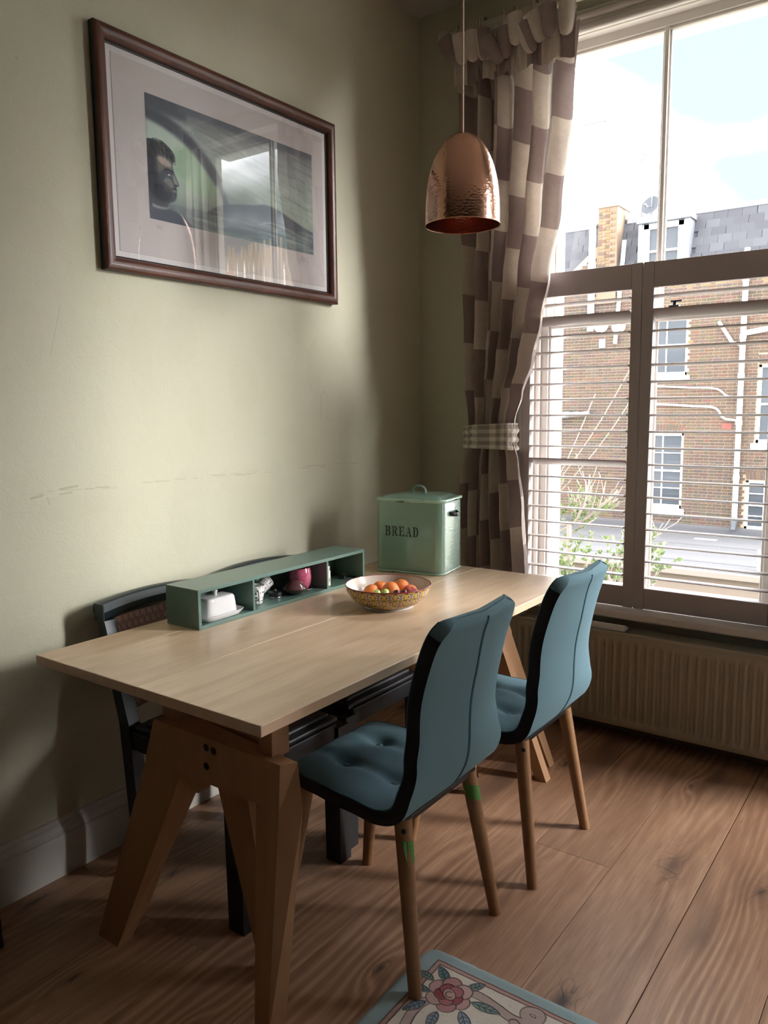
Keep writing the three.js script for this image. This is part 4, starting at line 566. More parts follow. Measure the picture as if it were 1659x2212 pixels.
// ------------------------------------------------------------------ curtain, pole, tie-back
const checks = dataTex(512, 512, (i, j) => { // one repeat = two checks each way; weave and slubs on top
  const a = (i < 256) !== (j < 256); const base = a ? [228, 218, 206] : [168, 152, 148]; const k = 1 + 0.05 * ns(i * 0.5, j * 0.06, 1) + 0.05 * ns(i * 0.06, j * 0.5, 2) + 0.04 * ns(i * 0.02, j * 0.02, 5) + 0.03 * ns(i * 0.9, j * 0.9, 3); return base.map((v) => v * k); });
const clothMat = phy({ map: checks, roughness: 0.95, bumpMap: rep(felt, 10, 10), bumpScale: 0.0006, sheen: 0.2, sheenColor: lin(0.3, 0.28, 0.26), transmission: 0.2, thickness: 0, ...sideBoth });
const curtainL = [[0.0, 0.300], [0.5, 0.290], [0.9, 0.287], [1.15, 0.302], [1.25, 0.330], [1.34, 0.334], [1.55, 0.318], [1.75, 0.312], [2.0, 0.300], [2.3, 0.290], [2.7, 0.284], [2.9, 0.255]];
const curtainR = [[0.0, 0.655], [0.66, 0.620], [0.95, 0.600], [1.15, 0.578], [1.25, 0.556], [1.33, 0.560], [1.45, 0.592], [1.59, 0.637], [1.76, 0.672], [1.93, 0.704], [2.2, 0.757], [2.6, 0.803], [2.87, 0.812], [2.9, 0.812]];
function curtainSheet(lt, rt, mirror, y0, y1, nf) {
  return grid(220, 150, (u, v) => {
    const y = mix(y0, y1, v), a = interp(lt, y), b = interp(rt, y), tie = Math.exp(-Math.pow((y - 1.29) / 0.17, 2)), up = sst(2.72, 2.9, y);
    const ph = u * nf * Math.PI * 2 + 0.5 * ns(u * 3, y * 0.8, 2) + 0.8 * Math.sin(y * 0.9);
    const amp = (0.042 + 0.012 * ns(u * 4, y * 1.1, 8)) * (1 - 0.45 * tie) * (1 - 0.65 * up);
    let w = Math.sin(ph) + 0.28 * Math.sin(ph * 2 + 1.1 + y * 0.5) + 0.25 * ns(u * 9, y * 1.7, 4);
    const squeeze = Math.cos(ph) * 0.010 * (1 - tie * 0.5);
    let x = mix(a, b, u + 0.012 * Math.sin(ph * 0.5 + y)) + squeeze, z = 0.104 + amp * w + 0.005 * ns(u * 20, y * 6, 6) + 0.0018 * ns(u * 60, y * 30, 7);
    z = Math.max(z, 0.052); if (mirror) x = 2.33 - x;
    return [x, y, z, (u * 1.45 + 0.03) / 0.40, y / 0.42 + 0.11 * Math.sin(2.4 * (Math.floor(u * nf) + sst(0.66, 0.84, (u * nf) % 1)))];
  });
}
const gingham = dataTex(256, 256, (i, j) => { const a = i < 128, b = j < 128; const v = a && b ? [214, 206, 194] : a || b ? [176, 168, 156] : [140, 130, 120]; const k = 1 + 0.05 * ns(i * 0.5, j * 0.5, 1); return v.map((q) => q * k); });
function curtain(label, mirror) {
  const t = thing('curtain', label, 'curtain', [0, 0, 0]);
  const mx = (x) => mirror ? 2.33 - x : x;
  part('cloth', curtainSheet(curtainL, curtainR, mirror, 0.50, 2.90, 6), clothMat, t);
  // goblet pleats along the heading: stuffed tubes, pinched below, hanging at odd angles
  const gob = [[0.262, 2.955, 0.45, 0.15], [0.318, 2.945, 0.12, 0.05], [0.368, 2.950, -0.05, 0.1], [0.425, 2.935, 0.10, 0.0], [0.468, 2.905, 0.62, 0.35], [0.520, 2.925, -0.06, 0.1], [0.573, 2.955, 0.08, 0.05], [0.618, 2.915, 0.35, 0.2], [0.662, 2.945, 0.30, 0.1], [0.715, 2.950, 0.05, 0.08], [0.782, 2.945, -0.04, 0.05]];
  let i = 0;
  for (const [x, y, rz, rx] of gob) { const k = i++; const tone = (k * 7) % 3;
    const g = grid(28, 16, (a, b) => { const an = a * Math.PI * 2, r = b < 0.08 ? 0.010 + b * 0.2 : 0.0335 - 0.010 * Math.pow(1 - b, 2.2) + 0.002 * Math.sin(an * 3 + k); const pinch = 1 - 0.62 * Math.exp(-b / 0.05); return [Math.cos(an) * r * pinch, (b - 0.5) * 0.118, Math.sin(an) * r * pinch * 0.86, a * 0.35 + 0.13 * k + (tone === 1 ? 0.5 : 0), b * 0.28 + 0.2 + 0.5 * (tone === 2)]; });
    const m = part('goblet_pleat', g, clothMat, t); m.position.set(mx(x), y - 0.055, 0.152 + 0.008 * Math.sin(k * 2.3)); m.rotation.set(rx, 0, mirror ? -rz : rz); }
  // stiff band behind the pleats
  part('heading', grid(160, 10, (u, v) => { const y = 2.76 + 0.175 * v, a = 0.262, b = 0.815; const w = Math.sin(u * 11 * Math.PI * 2); return [mx(mix(a, b, u)), y + 0.008 * Math.sin(u * 31), 0.124 + 0.010 * w * (0.5 + 0.5 * v), u * 1.62 / 0.40, y / 0.42]; }), clothMat, t);
  // painted rings, each with its eye
  const ringM = M.rodPaint, rings = [[0.262, 0.3], [0.283, 0.25], [0.352, 0.15], [0.366, 0.15], [0.380, 0.15], [0.395, 0.1], [0.478, 0.55], [0.530, 0.75], [0.628, 0.1], [0.705, 0.1], [0.788, 0.1]];
  for (const [x, ry] of rings) { const m = part('ring', merge([new THREE.TorusGeometry(0.0355, 0.0042, 10, 36).rotateY(Math.PI / 2), new THREE.TorusGeometry(0.006, 0.0012, 8, 16).translate(0, -0.0435, 0)]), ringM, t); m.position.set(mx(x), 2.988, 0.09); m.rotation.y = mirror ? -ry : ry; }
  const tb = thing('curtain_tieback', mirror ? 'small gingham tie-back round the curtain outside the frame' : 'pale gingham tie-back gathered round the curtain', 'tie-back', [0, 0, 0]);
  part('band', grid(96, 14, (a, b) => { const an = a * Math.PI * 2, y = 1.262 + (b - 0.5) * 0.125 - 0.018 * (b - 0.5), c = Math.cos(an), s = Math.sin(an), sq = (v) => Math.sign(v) * Math.pow(Math.abs(v), 0.6), rp = 0.004 * Math.sin(b * 19) + 0.003 * ns(a * 12, b * 4, 3); return [mx(0.442 + sq(c) * (0.122 + rp)), y + 0.012 * c * (b - 0.2) + 0.014 * s * 0.4, Math.max(0.04, 0.104 + sq(s) * (0.068 + rp)), a * 15, b * 3.2]; }), std({ map: gingham, roughness: 0.92, ...sideBoth }), tb);
  part('hook_loop', new THREE.TorusGeometry(0.012, 0.0025, 8, 20).translate(mx(0.318), 1.30, 0.05), M.rodPaint, tb);
  return t;
}
curtain('left taupe and cream checked curtain, tied back beside the window', false);
curtain('right checked curtain of the window, only its edge in the photo', true);
{
  const t = thing('curtain_pole', 'cream painted wooden curtain pole with a round end finial', 'curtain pole', [0, 2.988, 0.09]);
  part('pole', new THREE.CylinderGeometry(0.0205, 0.0205, 1.80, 28).rotateZ(Math.PI / 2).translate(W1 + 0.02, 0, 0), M.rodPaint, t);
  const fin = lathe([[0, 0.075], [0.006, 0.074], [0.009, 0.069], [0.012, 0.066], [0.026, 0.058], [0.033, 0.044], [0.034, 0.034], [0.029, 0.02], [0.021, 0.012], [0.026, 0.007], [0.027, 0.002], [0.021, 0]], 36);
  part('finial', fin.clone().rotateZ(Math.PI / 2).translate(0.232, 0, 0), M.rodPaint, t); part('finial', fin.clone().rotateZ(-Math.PI / 2).translate(2.02, 0, 0), M.rodPaint, t);
  for (const x of [0.325, W1, 1.86]) part('bracket', [cyl([x, 0, -0.089], [x, 0, -0.018], 0.010), bx(x - 0.02, x + 0.02, -0.035, 0.035, -0.0895, -0.080, 0.004), bx(x - 0.006, x + 0.006, 0.018, 0.040, -0.006, 0.006, 0.002)], M.rodPaint, t);
}

// ------------------------------------------------------------------ radiator under the window
{
  const X0 = 0.60, X1 = 1.98, yb = 0.075, yt = 0.465, zf = 0.142, zb = 0.036;
  const t = thing('radiator', 'cream ribbed panel radiator under the window', 'radiator', [0, 0, 0]);
  const panel = (z, sg) => { const n = 41, pitch = 0.0335, xs = X0 + 0.012; return grid(n * 8, 26, (u, v) => { const x = mix(X0, X1, u), y = mix(yb, yt, v), k = ((x - xs) / pitch) % 1, f = (k + 1) % 1; const prof = sst(0.0, 0.16, f) * (1 - sst(0.52, 0.68, f)); const inside = sst(yb + 0.030, yb + 0.042, y) * (1 - sst(yt - 0.048, yt - 0.036, y)) * sst(X0 + 0.012, X0 + 0.02, x) * (1 - sst(X1 - 0.02, X1 - 0.012, x)); const lip = (1 - sst(0.0, 0.012, y - yb)) * 0.006 + (1 - sst(0, 0.01, yt - y)) * 0.004; return [x, y, z + sg * (-0.0115 * prof * inside - lip)]; }); };
  part('front_panel', panel(zf, 1), Object.assign(M.cream, sideBoth), t); part('rear_panel', panel(zb + 0.012, -1), M.cream, t);
  part('end_cover', bx(X0 - 0.003, X0 + 0.001, yb + 0.004, yt + 0.008, zb + 0.006, zf - 0.003, 0.0015), M.cream, t); part('end_cover', bx(X1 - 0.001, X1 + 0.003, yb + 0.004, yt + 0.008, zb + 0.006, zf - 0.003, 0.0015), M.cream, t);
  const gr = group('top_grille', t); part('grille_edge', [bx(X0, X1, yt - 0.004, yt + 0.010, zf - 0.013, zf - 0.001, 0.003), bx(X0, X1, yt - 0.004, yt + 0.010, zb + 0.004, zb + 0.016, 0.003)], M.cream, gr);
  const bars = []; for (let i = 0; i < 7; i++) { const z = zb + 0.022 + i * 0.0108; bars.push(bx(X0, X1, yt + 0.003, yt + 0.008, z, z + 0.0042)); } part('grille_bars', bars, M.cream, gr); const cross = []; for (let x = X0 + 0.03; x < X1; x += 0.052) cross.push(bx(x, x + 0.004, yt + 0.002, yt + 0.0075, zb + 0.016, zf - 0.013)); part('cross_bars', cross, M.cream, gr);
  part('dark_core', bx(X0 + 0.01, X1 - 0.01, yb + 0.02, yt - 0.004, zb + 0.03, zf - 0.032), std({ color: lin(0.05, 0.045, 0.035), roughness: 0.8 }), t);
  part('wall_bracket', [bx(0.8, 0.84, 0.15, 0.42, 0.002, zb + 0.014), bx(1.52, 1.56, 0.15, 0.42, 0.002, zb + 0.014)], M.cream, t);
  part('valve', [cyl([X0 - 0.04, 0, 0.08], [X0 - 0.04, 0.10, 0.08], 0.008), cyl([X0 - 0.04, 0.095, 0.08], [X0 - 0.003, 0.095, 0.08], 0.009), cyl([X0 - 0.04, 0.09, 0.08], [X0 - 0.04, 0.135, 0.08], 0.017, 0.015)], M.white, t);
  { const s = new THREE.Shape(); s.moveTo(0, 0); s.lineTo(0.048, 0); s.lineTo(0.048, 0.008); s.lineTo(0.040, 0.012); s.quadraticCurveTo(0.030, 0.014, 0.020, 0.022); s.lineTo(0, 0.024); s.closePath(); const g = new THREE.ExtrudeGeometry(s, { depth: 0.30, bevelEnabled: false }); g.rotateY(Math.PI / 2); single('moulding_offcut', metric(g), M.whiteOut, 'short white moulded strip lying on top of the radiator', 'wood strip', [0.775, yt + 0.0102, 0.122]); }
}

// ------------------------------------------------------------------ carved floral rug
{
  const LX = 1.25, LZ = 1.9, W = 1250, H = 1900, N = 0;
  const draw = (c, bump) => {
    const P = bump ? { base: '#9a9a9a', blue: '#a8a8a8', pink: '#8a8a8a' } : { base: '#e6dccf', blue: '#a3b8bc', pink: '#c39d94' };
    c.fillStyle = P.blue; c.fillRect(0, 0, W, H); c.fillStyle = P.pink; c.fillRect(52, 42, W - 104, H - 84); c.fillStyle = bump ? '#404040' : '#7d6660'; c.lineWidth = 3; c.strokeStyle = c.fillStyle; c.strokeRect(52, 42, W - 104, H - 84);
    c.fillStyle = P.base; c.fillRect(65, 54, W - 130, H - 108); c.strokeRect(65, 54, W - 130, H - 108);
    const carve = bump ? '#202020' : 'rgba(96,84,80,0.55)';
    const leaf = (x, y, a, L, w, col) => { c.save(); c.translate(x, y); c.rotate(a); c.beginPath(); c.moveTo(0, 0); c.bezierCurveTo(L * 0.25, -w, L * 0.7, -w * 0.9, L, 0); c.bezierCurveTo(L * 0.7, w * 0.9, L * 0.25, w, 0, 0); c.fillStyle = bump ? '#c0c0c0' : col; c.fill(); c.strokeStyle = carve; c.lineWidth = 3; c.stroke(); c.beginPath(); c.moveTo(3, 0); c.lineTo(L * 0.9, 0); for (let k = 0.25; k < 0.8; k += 0.2) { c.moveTo(L * k, 0); c.lineTo(L * (k + 0.12), -w * 0.5); c.moveTo(L * k, 0); c.lineTo(L * (k + 0.12), w * 0.5); } c.lineWidth = 2; c.stroke(); c.restore(); };
    const scroll = (pts, wd, col) => { c.lineCap = 'round'; c.lineJoin = 'round'; for (const [lw, st] of [[wd + 6, carve], [wd, bump ? '#b4b4b4' : col]]) { c.beginPath(); c.moveTo(...pts[0]); for (let i = 1; i + 2 < pts.length + 0; i += 3) c.bezierCurveTo(...pts[i], ...pts[i + 1], ...pts[i + 2]); c.lineWidth = lw; c.strokeStyle = st; c.stroke(); } };
    const rose = (x, y, R, ro) => { c.save(); c.translate(x, y); c.rotate(ro); const pet = (n, r0, r1, w, cols) => { for (let i = 0; i < n; i++) { c.save(); c.rotate(i / n * 6.283); c.beginPath(); c.ellipse(r0, 0, r1, w, 0, 0, 7); c.fillStyle = bump ? '#cccccc' : cols[i % cols.length]; c.fill(); c.strokeStyle = carve; c.lineWidth = 3; c.stroke(); c.restore(); } }; pet(6, R * 0.62, R * 0.40, R * 0.42, ['#c9a09c', '#bf8d8b', '#cba9a2']); pet(5, R * 0.34, R * 0.30, R * 0.33, ['#a4565f', '#b5737a', '#98474f']); c.beginPath(); c.ellipse(0, 0, R * 0.33, R * 0.26, 0.4, 0, 7); c.fillStyle = bump ? '#dddddd' : '#c6a598'; c.fill(); c.strokeStyle = carve; c.lineWidth = 3; c.stroke(); c.beginPath(); c.arc(0, 0, R * 0.16, 0.3, 4.6); c.stroke(); c.restore(); };
    const corner = (sx, sz, ox, oz) => { c.save(); c.translate(ox, oz); c.scale(sx, sz);
      scroll([[165, 95], [215, 80], [262, 112], [300, 108], [360, 100], [352, 52], [322, 60], [300, 66], [306, 92], [330, 88]], 20, '#c3ada6'); scroll([[300, 118], [350, 150], [405, 158], [440, 128], [468, 98], [440, 66], [416, 86]], 18, '#bfa79f'); scroll([[100, 178], [80, 240], [118, 282], [108, 330], [100, 384], [52, 372], [62, 338], [70, 318], [94, 326], [88, 350]], 20, '#c3ada6'); scroll([[120, 330], [150, 392], [156, 440], [124, 476], [92, 498], [66, 470], [86, 446]], 18, '#bfa79f');
      leaf(112, 96, -2.45, 58, 17, '#64898d'); leaf(160, 92, -0.95, 52, 16, '#7f9794'); leaf(190, 120, -0.1, 74, 17, '#83a09c'); leaf(184, 158, 0.75, 62, 18, '#8a9fb0'); leaf(92, 146, 3.0, 56, 16, '#728e92'); leaf(102, 178, 2.1, 62, 17, '#8396a8'); leaf(140, 190, 1.45, 54, 17, '#8fa0ae'); leaf(80, 110, -2.9, 46, 14, '#7d9892');
      rose(136, 128, 56, 0.2); rose(330, 300, 46, 0.8); leaf(370, 300, 0.2, 60, 17, '#7f9794'); leaf(330, 344, 1.5, 58, 17, '#8a9fb0'); leaf(290, 300, 3.0, 50, 16, '#728e92'); c.restore(); };
    corner(1, 1, 0, 0); corner(-1, 1, W, 0); corner(1, -1, 0, H); corner(-1, -1, W, H); rose(W / 2, H / 2, 120, 0); for (let k = 0; k < 8; k++) leaf(W / 2 + Math.cos(k * 0.785) * 130, H / 2 + Math.sin(k * 0.785) * 130, k * 0.785, 120, 34, '#83a09c');
    let s = 21; const R = () => (s = (s * 16807) % 2147483647) / 2147483647; for (let i = 0; i < 26000; i++) { const x = R() * W, y = R() * H; c.strokeStyle = R() < 0.5 ? `rgba(255,255,255,${bump ? 0.2 : 0.06})` : `rgba(20,20,20,${bump ? 0.2 : 0.06})`; c.lineWidth = 1.3; c.beginPath(); c.moveTo(x, y); c.lineTo(x + R() * 8 - 4, y + R() * 8 - 4); c.stroke(); }
  };
  const map = canvasTex(W, H, (c) => draw(c, false)), bmp = canvasTex(W, H, (c) => draw(c, true), false);
  const g = grid(150, 220, (u, v) => { // soft thick pile with rounded edges and corners
    let x = u * LX, z = v * LZ; const r = 0.045, ex = Math.min(x, LX - x), ez = Math.min(z, LZ - z); if (ex < r && ez < r) { const dx = r - ex, dz = r - ez, L = Math.max(dx, dz) / (Math.hypot(dx, dz) || 1), sx = x < LX / 2 ? 1 : -1, sz = z < LZ / 2 ? 1 : -1; x += sx * dx * (1 - L); z += sz * dz * (1 - L); }
    const e = Math.min(u * LX, (1 - u) * LX, v * LZ, (1 - v) * LZ), y = 0.0105 * Math.sqrt(Math.min(1, e / 0.012)) + 0.0006 * ns(x * 40, z * 40, 1) + 0.001; return [x + 0.0012 * ns(z * 60, x * 60, 3), e <= 0 ? 0.0006 : y, z + 0.0012 * ns(x * 60, z * 60, 5), u, 1 - v]; });
  const t = thing('rug', 'cream wool rug with carved roses and a pale blue border', 'rug', [1.101, 0.0, 1.638]);
  part('pile', g, std({ map, bumpMap: bmp, bumpScale: 0.004, roughness: 1, ...sideBoth }), t); part('backing', bx(0.006, LX - 0.006, 0.0002, 0.0009, 0.006, LZ - 0.006), std({ color: lin(0.4, 0.36, 0.3), roughness: 1 }), t);
}
{ // leg of a dark piece of furniture just inside the left edge
  const t = thing('dark_stool', 'dark wooden stool, one leg showing at the left edge of the photo', 'stool', [0.103, 0, 2.449]); const mm = std({ color: lin(0.02, 0.013, 0.012), roughness: 0.5 });
  for (const [x, z] of [[-0.065, -0.15], [0.065, -0.15], [-0.065, 0.15], [0.065, 0.15]]) part('leg', hexa([[x - 0.014, 0, z + 0.014], [x + 0.014, 0, z + 0.014], [x + 0.014, 0, z - 0.014], [x - 0.014, 0, z - 0.014]], [[x * 0.9 - 0.017, 0.42, z * 0.9 + 0.017], [x * 0.9 + 0.017, 0.42, z * 0.9 + 0.017], [x * 0.9 + 0.017, 0.42, z * 0.9 - 0.017], [x * 0.9 - 0.017, 0.42, z * 0.9 - 0.017]]), mm, t);
  part('seat', bx(-0.098, 0.098, 0.42, 0.455, -0.18, 0.18, 0.01), mm, t);
}
// ------------------------------------------------------------------ outside: the brick terrace opposite
const FZ = -17.0;
const eyeP = V3(2.121, 1.4, 3.23);
{
  const b = thing('terraced_house', 'yellow and brown brick terraced house opposite, with slate mansard roof', 'house', [0, 0, 0]);
  const XA = -9.4, XB = 1.2, YB = -4.6, YE = 4.78;
  const mortar = std({ color: lin(0.27, 0.205, 0.145), roughness: 0.95, bumpMap: rep(plaster, 1, 1), bumpScale: 0.004 });
  const wm = M.whiteOut, glassOut = phy({ color: lin(0.045, 0.052, 0.06), roughness: 0.06, ior: 1.3 });
  // windows: centre x, half width, sill y, head y, columns, rows of each half
  const wins = [[-3.88, 0.54, 2.10, 3.60, 2, 1], [-3.88, 0.53, -1.22, 0.68, 2, 2], [-1.16, 0.56, 0.46, 2.30, 2, 1], [-1.30, 0.58, -1.62, -0.42, 3, 2], [-7.28, 0.45, 2.02, 3.28, 1, 1], [-7.28, 0.5, -1.3, 0.6, 2, 1]];
  part('mortar_wall', (() => { const s = new THREE.Shape(); s.moveTo(XA, YB); s.lineTo(XB, YB); s.lineTo(XB, YE); s.lineTo(XA, YE); s.closePath(); for (const [cx, hw, y0, y1] of wins) { const h = new THREE.Path(); h.moveTo(cx - hw, y0); h.lineTo(cx - hw, y1); h.lineTo(cx + hw, y1); h.lineTo(cx + hw, y0); h.closePath(); s.holes.push(h); } const g = new THREE.ExtrudeGeometry(s, { depth: 0.4, bevelEnabled: false }); g.translate(0, 0, FZ - 0.406); return metric(g); })(), mortar, b);
  // bricks in Flemish bond
  const bricks = [], inWin = (x0, x1, y) => wins.some(([cx, hw, w0, w1]) => x1 > cx - hw - 0.01 && x0 < cx + hw + 0.01 && y > w0 - 0.18 && y < w1 + 0.02);
  const arch = (x0, x1, y) => wins.some(([cx, hw, w0, w1]) => x1 > cx - hw - 0.02 && x0 < cx + hw + 0.02 && y >= w1 + 0.02 && y < w1 + 0.235);
  let row = 0;
  for (let y = -2.6; y < YE - 0.04; y += 0.075, row++) { let x = XA + (row % 2 ? 0.085 : 0) , k = row % 2; while (x < XB - 0.23) { const L = k % 2 ? 0.094 : 0.206; let a = x, c = x + L; for (const [cx, hw, w0, w1] of wins) { const lo = cx - hw - 0.012, hi = cx + hw + 0.012, yy = y + 0.03; if (yy > w0 - 0.17 && yy < w1 + 0.235 && c > lo && a < hi) { if (a < lo && c - lo < c - a) c = lo; else if (c > hi) a = hi; else c = a; } } if (c - a > 0.03) bricks.push([(a + c) / 2, y + 0.0285, c - a, 0.056, 0]); x += L + 0.020; k++; } }
  for (const [cx, hw, w0, w1] of wins) { const n = Math.round(2 * hw / 0.077); for (let i = 0; i < n; i++) { const u = (i + 0.5) / n - 0.5; bricks.push([cx + u * 2 * hw, w1 + 0.125, 0.056, 0.205, u * -0.35]); } }
  const tones = [[0.063, 0.043, 0.032], [0.077, 0.052, 0.037], [0.053, 0.040, 0.033], [0.147, 0.092, 0.042], [0.088, 0.046, 0.031], [0.121, 0.083, 0.046]];
  const bm = tones.map((c) => std({ color: lin(...c), roughness: 0.92 })), unit = new RoundedBoxGeometry(1, 1, 1, 1, 0.04);
  const bt = (i, x, y) => { const k = 0.5 + 0.9 * fbm(x * 0.45, y * 0.5, 3, 3) + 0.28 * (rnd() - 0.5); const up = sst(3.7, 4.6, y) * 0.5; return k + up > 0.92 ? (rnd() < 0.5 ? 3 : 5) : k < 0.36 ? 2 : k < 0.52 ? 0 : rnd() < 0.16 ? 4 : 1; };
  const put = (e) => new THREE.Matrix4().compose(V3(e[0], e[1], FZ - 0.03 + 0.004 * rnd()), new THREE.Quaternion().setFromAxisAngle(V3(0, 0, 1), e[4]), V3(e[2], e[3], 0.09));
  const seenRight = bricks.map((e, i) => [i, e]).filter(([i, e]) => e[0] > -4.0 && e[0] < -1.75 && e[1] > -1.55 && e[1] < 3.7).sort((p, q) => V3(p[1][0], p[1][1], FZ).distanceTo(eyeP) - V3(q[1][0], q[1][1], FZ).distanceTo(eyeP)).slice(0, 300).map((p) => p[0]);
  const alone = new Set(seenRight); const rest = [[], [], [], [], [], []];
  bricks.forEach((e, i) => { const k = bt(i, e[0], e[1]), m4 = put(e); if (alone.has(i)) { const m = part('brick', unit, bm[k], b); m.applyMatrix4(m4); } else rest[k].push(m4); });
  const all = rest.flat(), im = new THREE.InstancedMesh(unit, std({ color: 0xffffff, roughness: 0.92 }), all.length); let q = 0; rest.forEach((l, k) => l.forEach((m4) => { im.setMatrixAt(q, m4); im.setColorAt(q, lin(...tones[k].map((v) => v * rr(0.85, 1.15)))); q++; })); im.name = 'brickwork'; im.userData.kind = 'stuff'; shadowy(im); b.add(im);
  // sash windows of the house
  for (const [cx, hw, y0, y1, nc, nr] of wins) {
    const w = group('window', b), z = FZ - 0.10, yc = (y0 + y1) / 2; const f = [bx(cx - hw, cx - hw + 0.07, y0, y1, z - 0.06, z + 0.02, 0.006), bx(cx + hw - 0.07, cx + hw, y0, y1, z - 0.06, z + 0.02, 0.006), bx(cx - hw, cx + hw, y1 - 0.07, y1, z - 0.06, z + 0.02, 0.006), bx(cx - hw, cx + hw, y0, y0 + 0.09, z - 0.06, z + 0.02, 0.006), bx(cx - hw + 0.06, cx + hw - 0.06, yc - 0.025, yc + 0.025, z - 0.05, z + 0.01, 0.006)];
    for (let i = 1; i < nc; i++) { const x = cx - hw + 0.07 + (2 * hw - 0.14) * i / nc; f.push(bx(x - 0.015, x + 0.015, y0 + 0.08, y1 - 0.06, z - 0.04, z, 0.004)); }
    for (let i = 1; i < nr; i++) for (const [a, c] of [[y0 + 0.09, yc - 0.02], [yc + 0.02, y1 - 0.07]]) { const y = mix(a, c, i / nr); f.push(bx(cx - hw + 0.06, cx + hw - 0.06, y - 0.012, y + 0.012, z - 0.04, z, 0.004)); }
    part('window_frame', f, wm, w); for (const [a, c] of [[y0 + 0.08, yc], [yc, y1 - 0.06]]) for (let i = 0; i < nc; i++) { const A = cx - hw + 0.06 + (2 * hw - 0.12) * i / nc, B = cx - hw + 0.06 + (2 * hw - 0.12) * (i + 1) / nc; part('pane', bx(A, B, a, c, z - 0.035, z - 0.025), glassOut, w); }
    part('sill', bx(cx - hw - 0.08, cx + hw + 0.08, y0 - 0.16, y0, FZ - 0.12, FZ + 0.07, 0.012), wm, w);
    part('dark_backing', bx(cx - hw + 0.05, cx + hw - 0.05, y0 + 0.05, y1 - 0.05, z - 0.12, z - 0.10), std({ color: lin(0.06, 0.065, 0.075), roughness: 0.8 }), w);  // dark sheet filling the opening behind the panes
  }
  part('airbrick', [bx(-2.46, -2.24, 0.79, 0.93, FZ - 0.03, FZ + 0.02, 0.004), ...[0, 1, 2].map((i) => bx(-2.44, -2.26, 0.815 + i * 0.035, 0.83 + i * 0.035, FZ + 0.012, FZ + 0.024, 0.002))], std({ color: lin(0.22, 0.06, 0.05), roughness: 0.9 }), b);
  part('vent_cover', bx(-5.58, -5.40, 2.86, 3.10, FZ - 0.03, FZ + 0.03, 0.006), std({ color: lin(0.16, 0.17, 0.18), roughness: 0.7 }), b);
  for (const [x, y] of [[-5.50, 3.42], [-5.04, 3.38]]) part('boiler_flue', [cyl([x, y, FZ - 0.05], [x, y - 0.03, FZ + 0.22], 0.10), cyl([x, y - 0.03, FZ + 0.2], [x, y - 0.035, FZ + 0.26], 0.125), cyl([x, y, FZ - 0.01], [x, y, FZ + 0.02], 0.15)], wm, b);
  part('metal_pipe', [cyl([-7.6, 1.05, FZ + 0.14], [-6.02, 1.16, FZ + 0.14], 0.075), cyl([-6.5, 1.13, FZ + 0.14], [-6.3, 1.145, FZ + 0.14], 0.092), cyl([-6.02, 1.16, FZ + 0.14], [-5.75, 1.18, FZ + 0.14], 0.055, 0.075)], std({ color: lin(0.42, 0.43, 0.44), metalness: 0.7, roughness: 0.4 }), b);
  // white soil pipes
  const pw = std({ color: lin(0.80, 0.80, 0.80), roughness: 0.45 });
  part('soil_pipe', [cyl([-2.06, -1.35, FZ + 0.13], [-2.06, 4.95, FZ + 0.13], 0.062), ...[-0.4, 0.9, 2.0, 2.9, 4.2].map((y) => cyl([-2.06, y, FZ + 0.13], [-2.06, y + 0.10, FZ + 0.13], 0.074)), cyl([-2.0, 3.03, FZ + 0.13], [0.4, 3.36, FZ + 0.13], 0.062), cyl([-2.62, 3.33, FZ + 0.10], [-2.30, 2.83, FZ + 0.10], 0.04), cyl([-2.34, 2.83, FZ + 0.1], [-2.06, 2.76, FZ + 0.12], 0.04)], pw, b);
  part('waste_pipe', [tube([[-4.35, 1.87, FZ + 0.06], [-3.3, 1.80, FZ + 0.06], [-2.58, 1.74, FZ + 0.06], [-2.36, 1.58, FZ + 0.09], [-2.1, 1.53, FZ + 0.12]], 0.022, 40, 8), tube([[-4.35, 1.42, FZ + 0.06], [-3.2, 1.35, FZ + 0.06], [-2.6, 1.28, FZ + 0.06], [-2.42, 1.06, FZ + 0.09], [-2.1, 1.0, FZ + 0.12]], 0.026, 40, 8)], pw, b);
  part('hopper', cyl([-2.06, -1.62, FZ + 0.22], [-2.06, -1.33, FZ + 0.13], 0.06, 0.085), std({ color: lin(0.05, 0.055, 0.065), roughness: 0.5 }), b);
  part('white_downpipe', [cyl([-5.78, 3.3, FZ + 0.12], [-5.78, 6.15, FZ + 0.12], 0.085), cyl([-5.78, 4.9, FZ + 0.12], [-5.78, 5.0, FZ + 0.12], 0.1), cyl([-5.12, 2.95, FZ + 0.1], [-4.98, 5.5, FZ + 0.02], 0.05)], pw, b);
  // mansard roof: slates one by one
  const roof = group('roof', b), sl = [0, 1, 2, 3].map((i) => std({ color: lin(0.032 + 0.006 * i, 0.032 + 0.0062 * i, 0.038 + 0.0065 * i), roughness: 0.7 }));
  const sg = new RoundedBoxGeometry(0.318, 0.265, 0.012, 1, 0.002), pitch = 70 * Math.PI / 180, dy = Math.sin(pitch), dz = Math.cos(pitch), z0 = FZ - 0.02;
  part('roof_deck', (() => { const g = new THREE.BoxGeometry(XB - XA, 1.45, 0.03); g.rotateX(-(Math.PI / 2 - pitch)); g.translate((XA + XB) / 2, YE + 0.70 * dy, z0 - 0.70 * dz - 0.04); return g; })(), std({ color: lin(0.04, 0.04, 0.05), roughness: 0.9 }), roof);
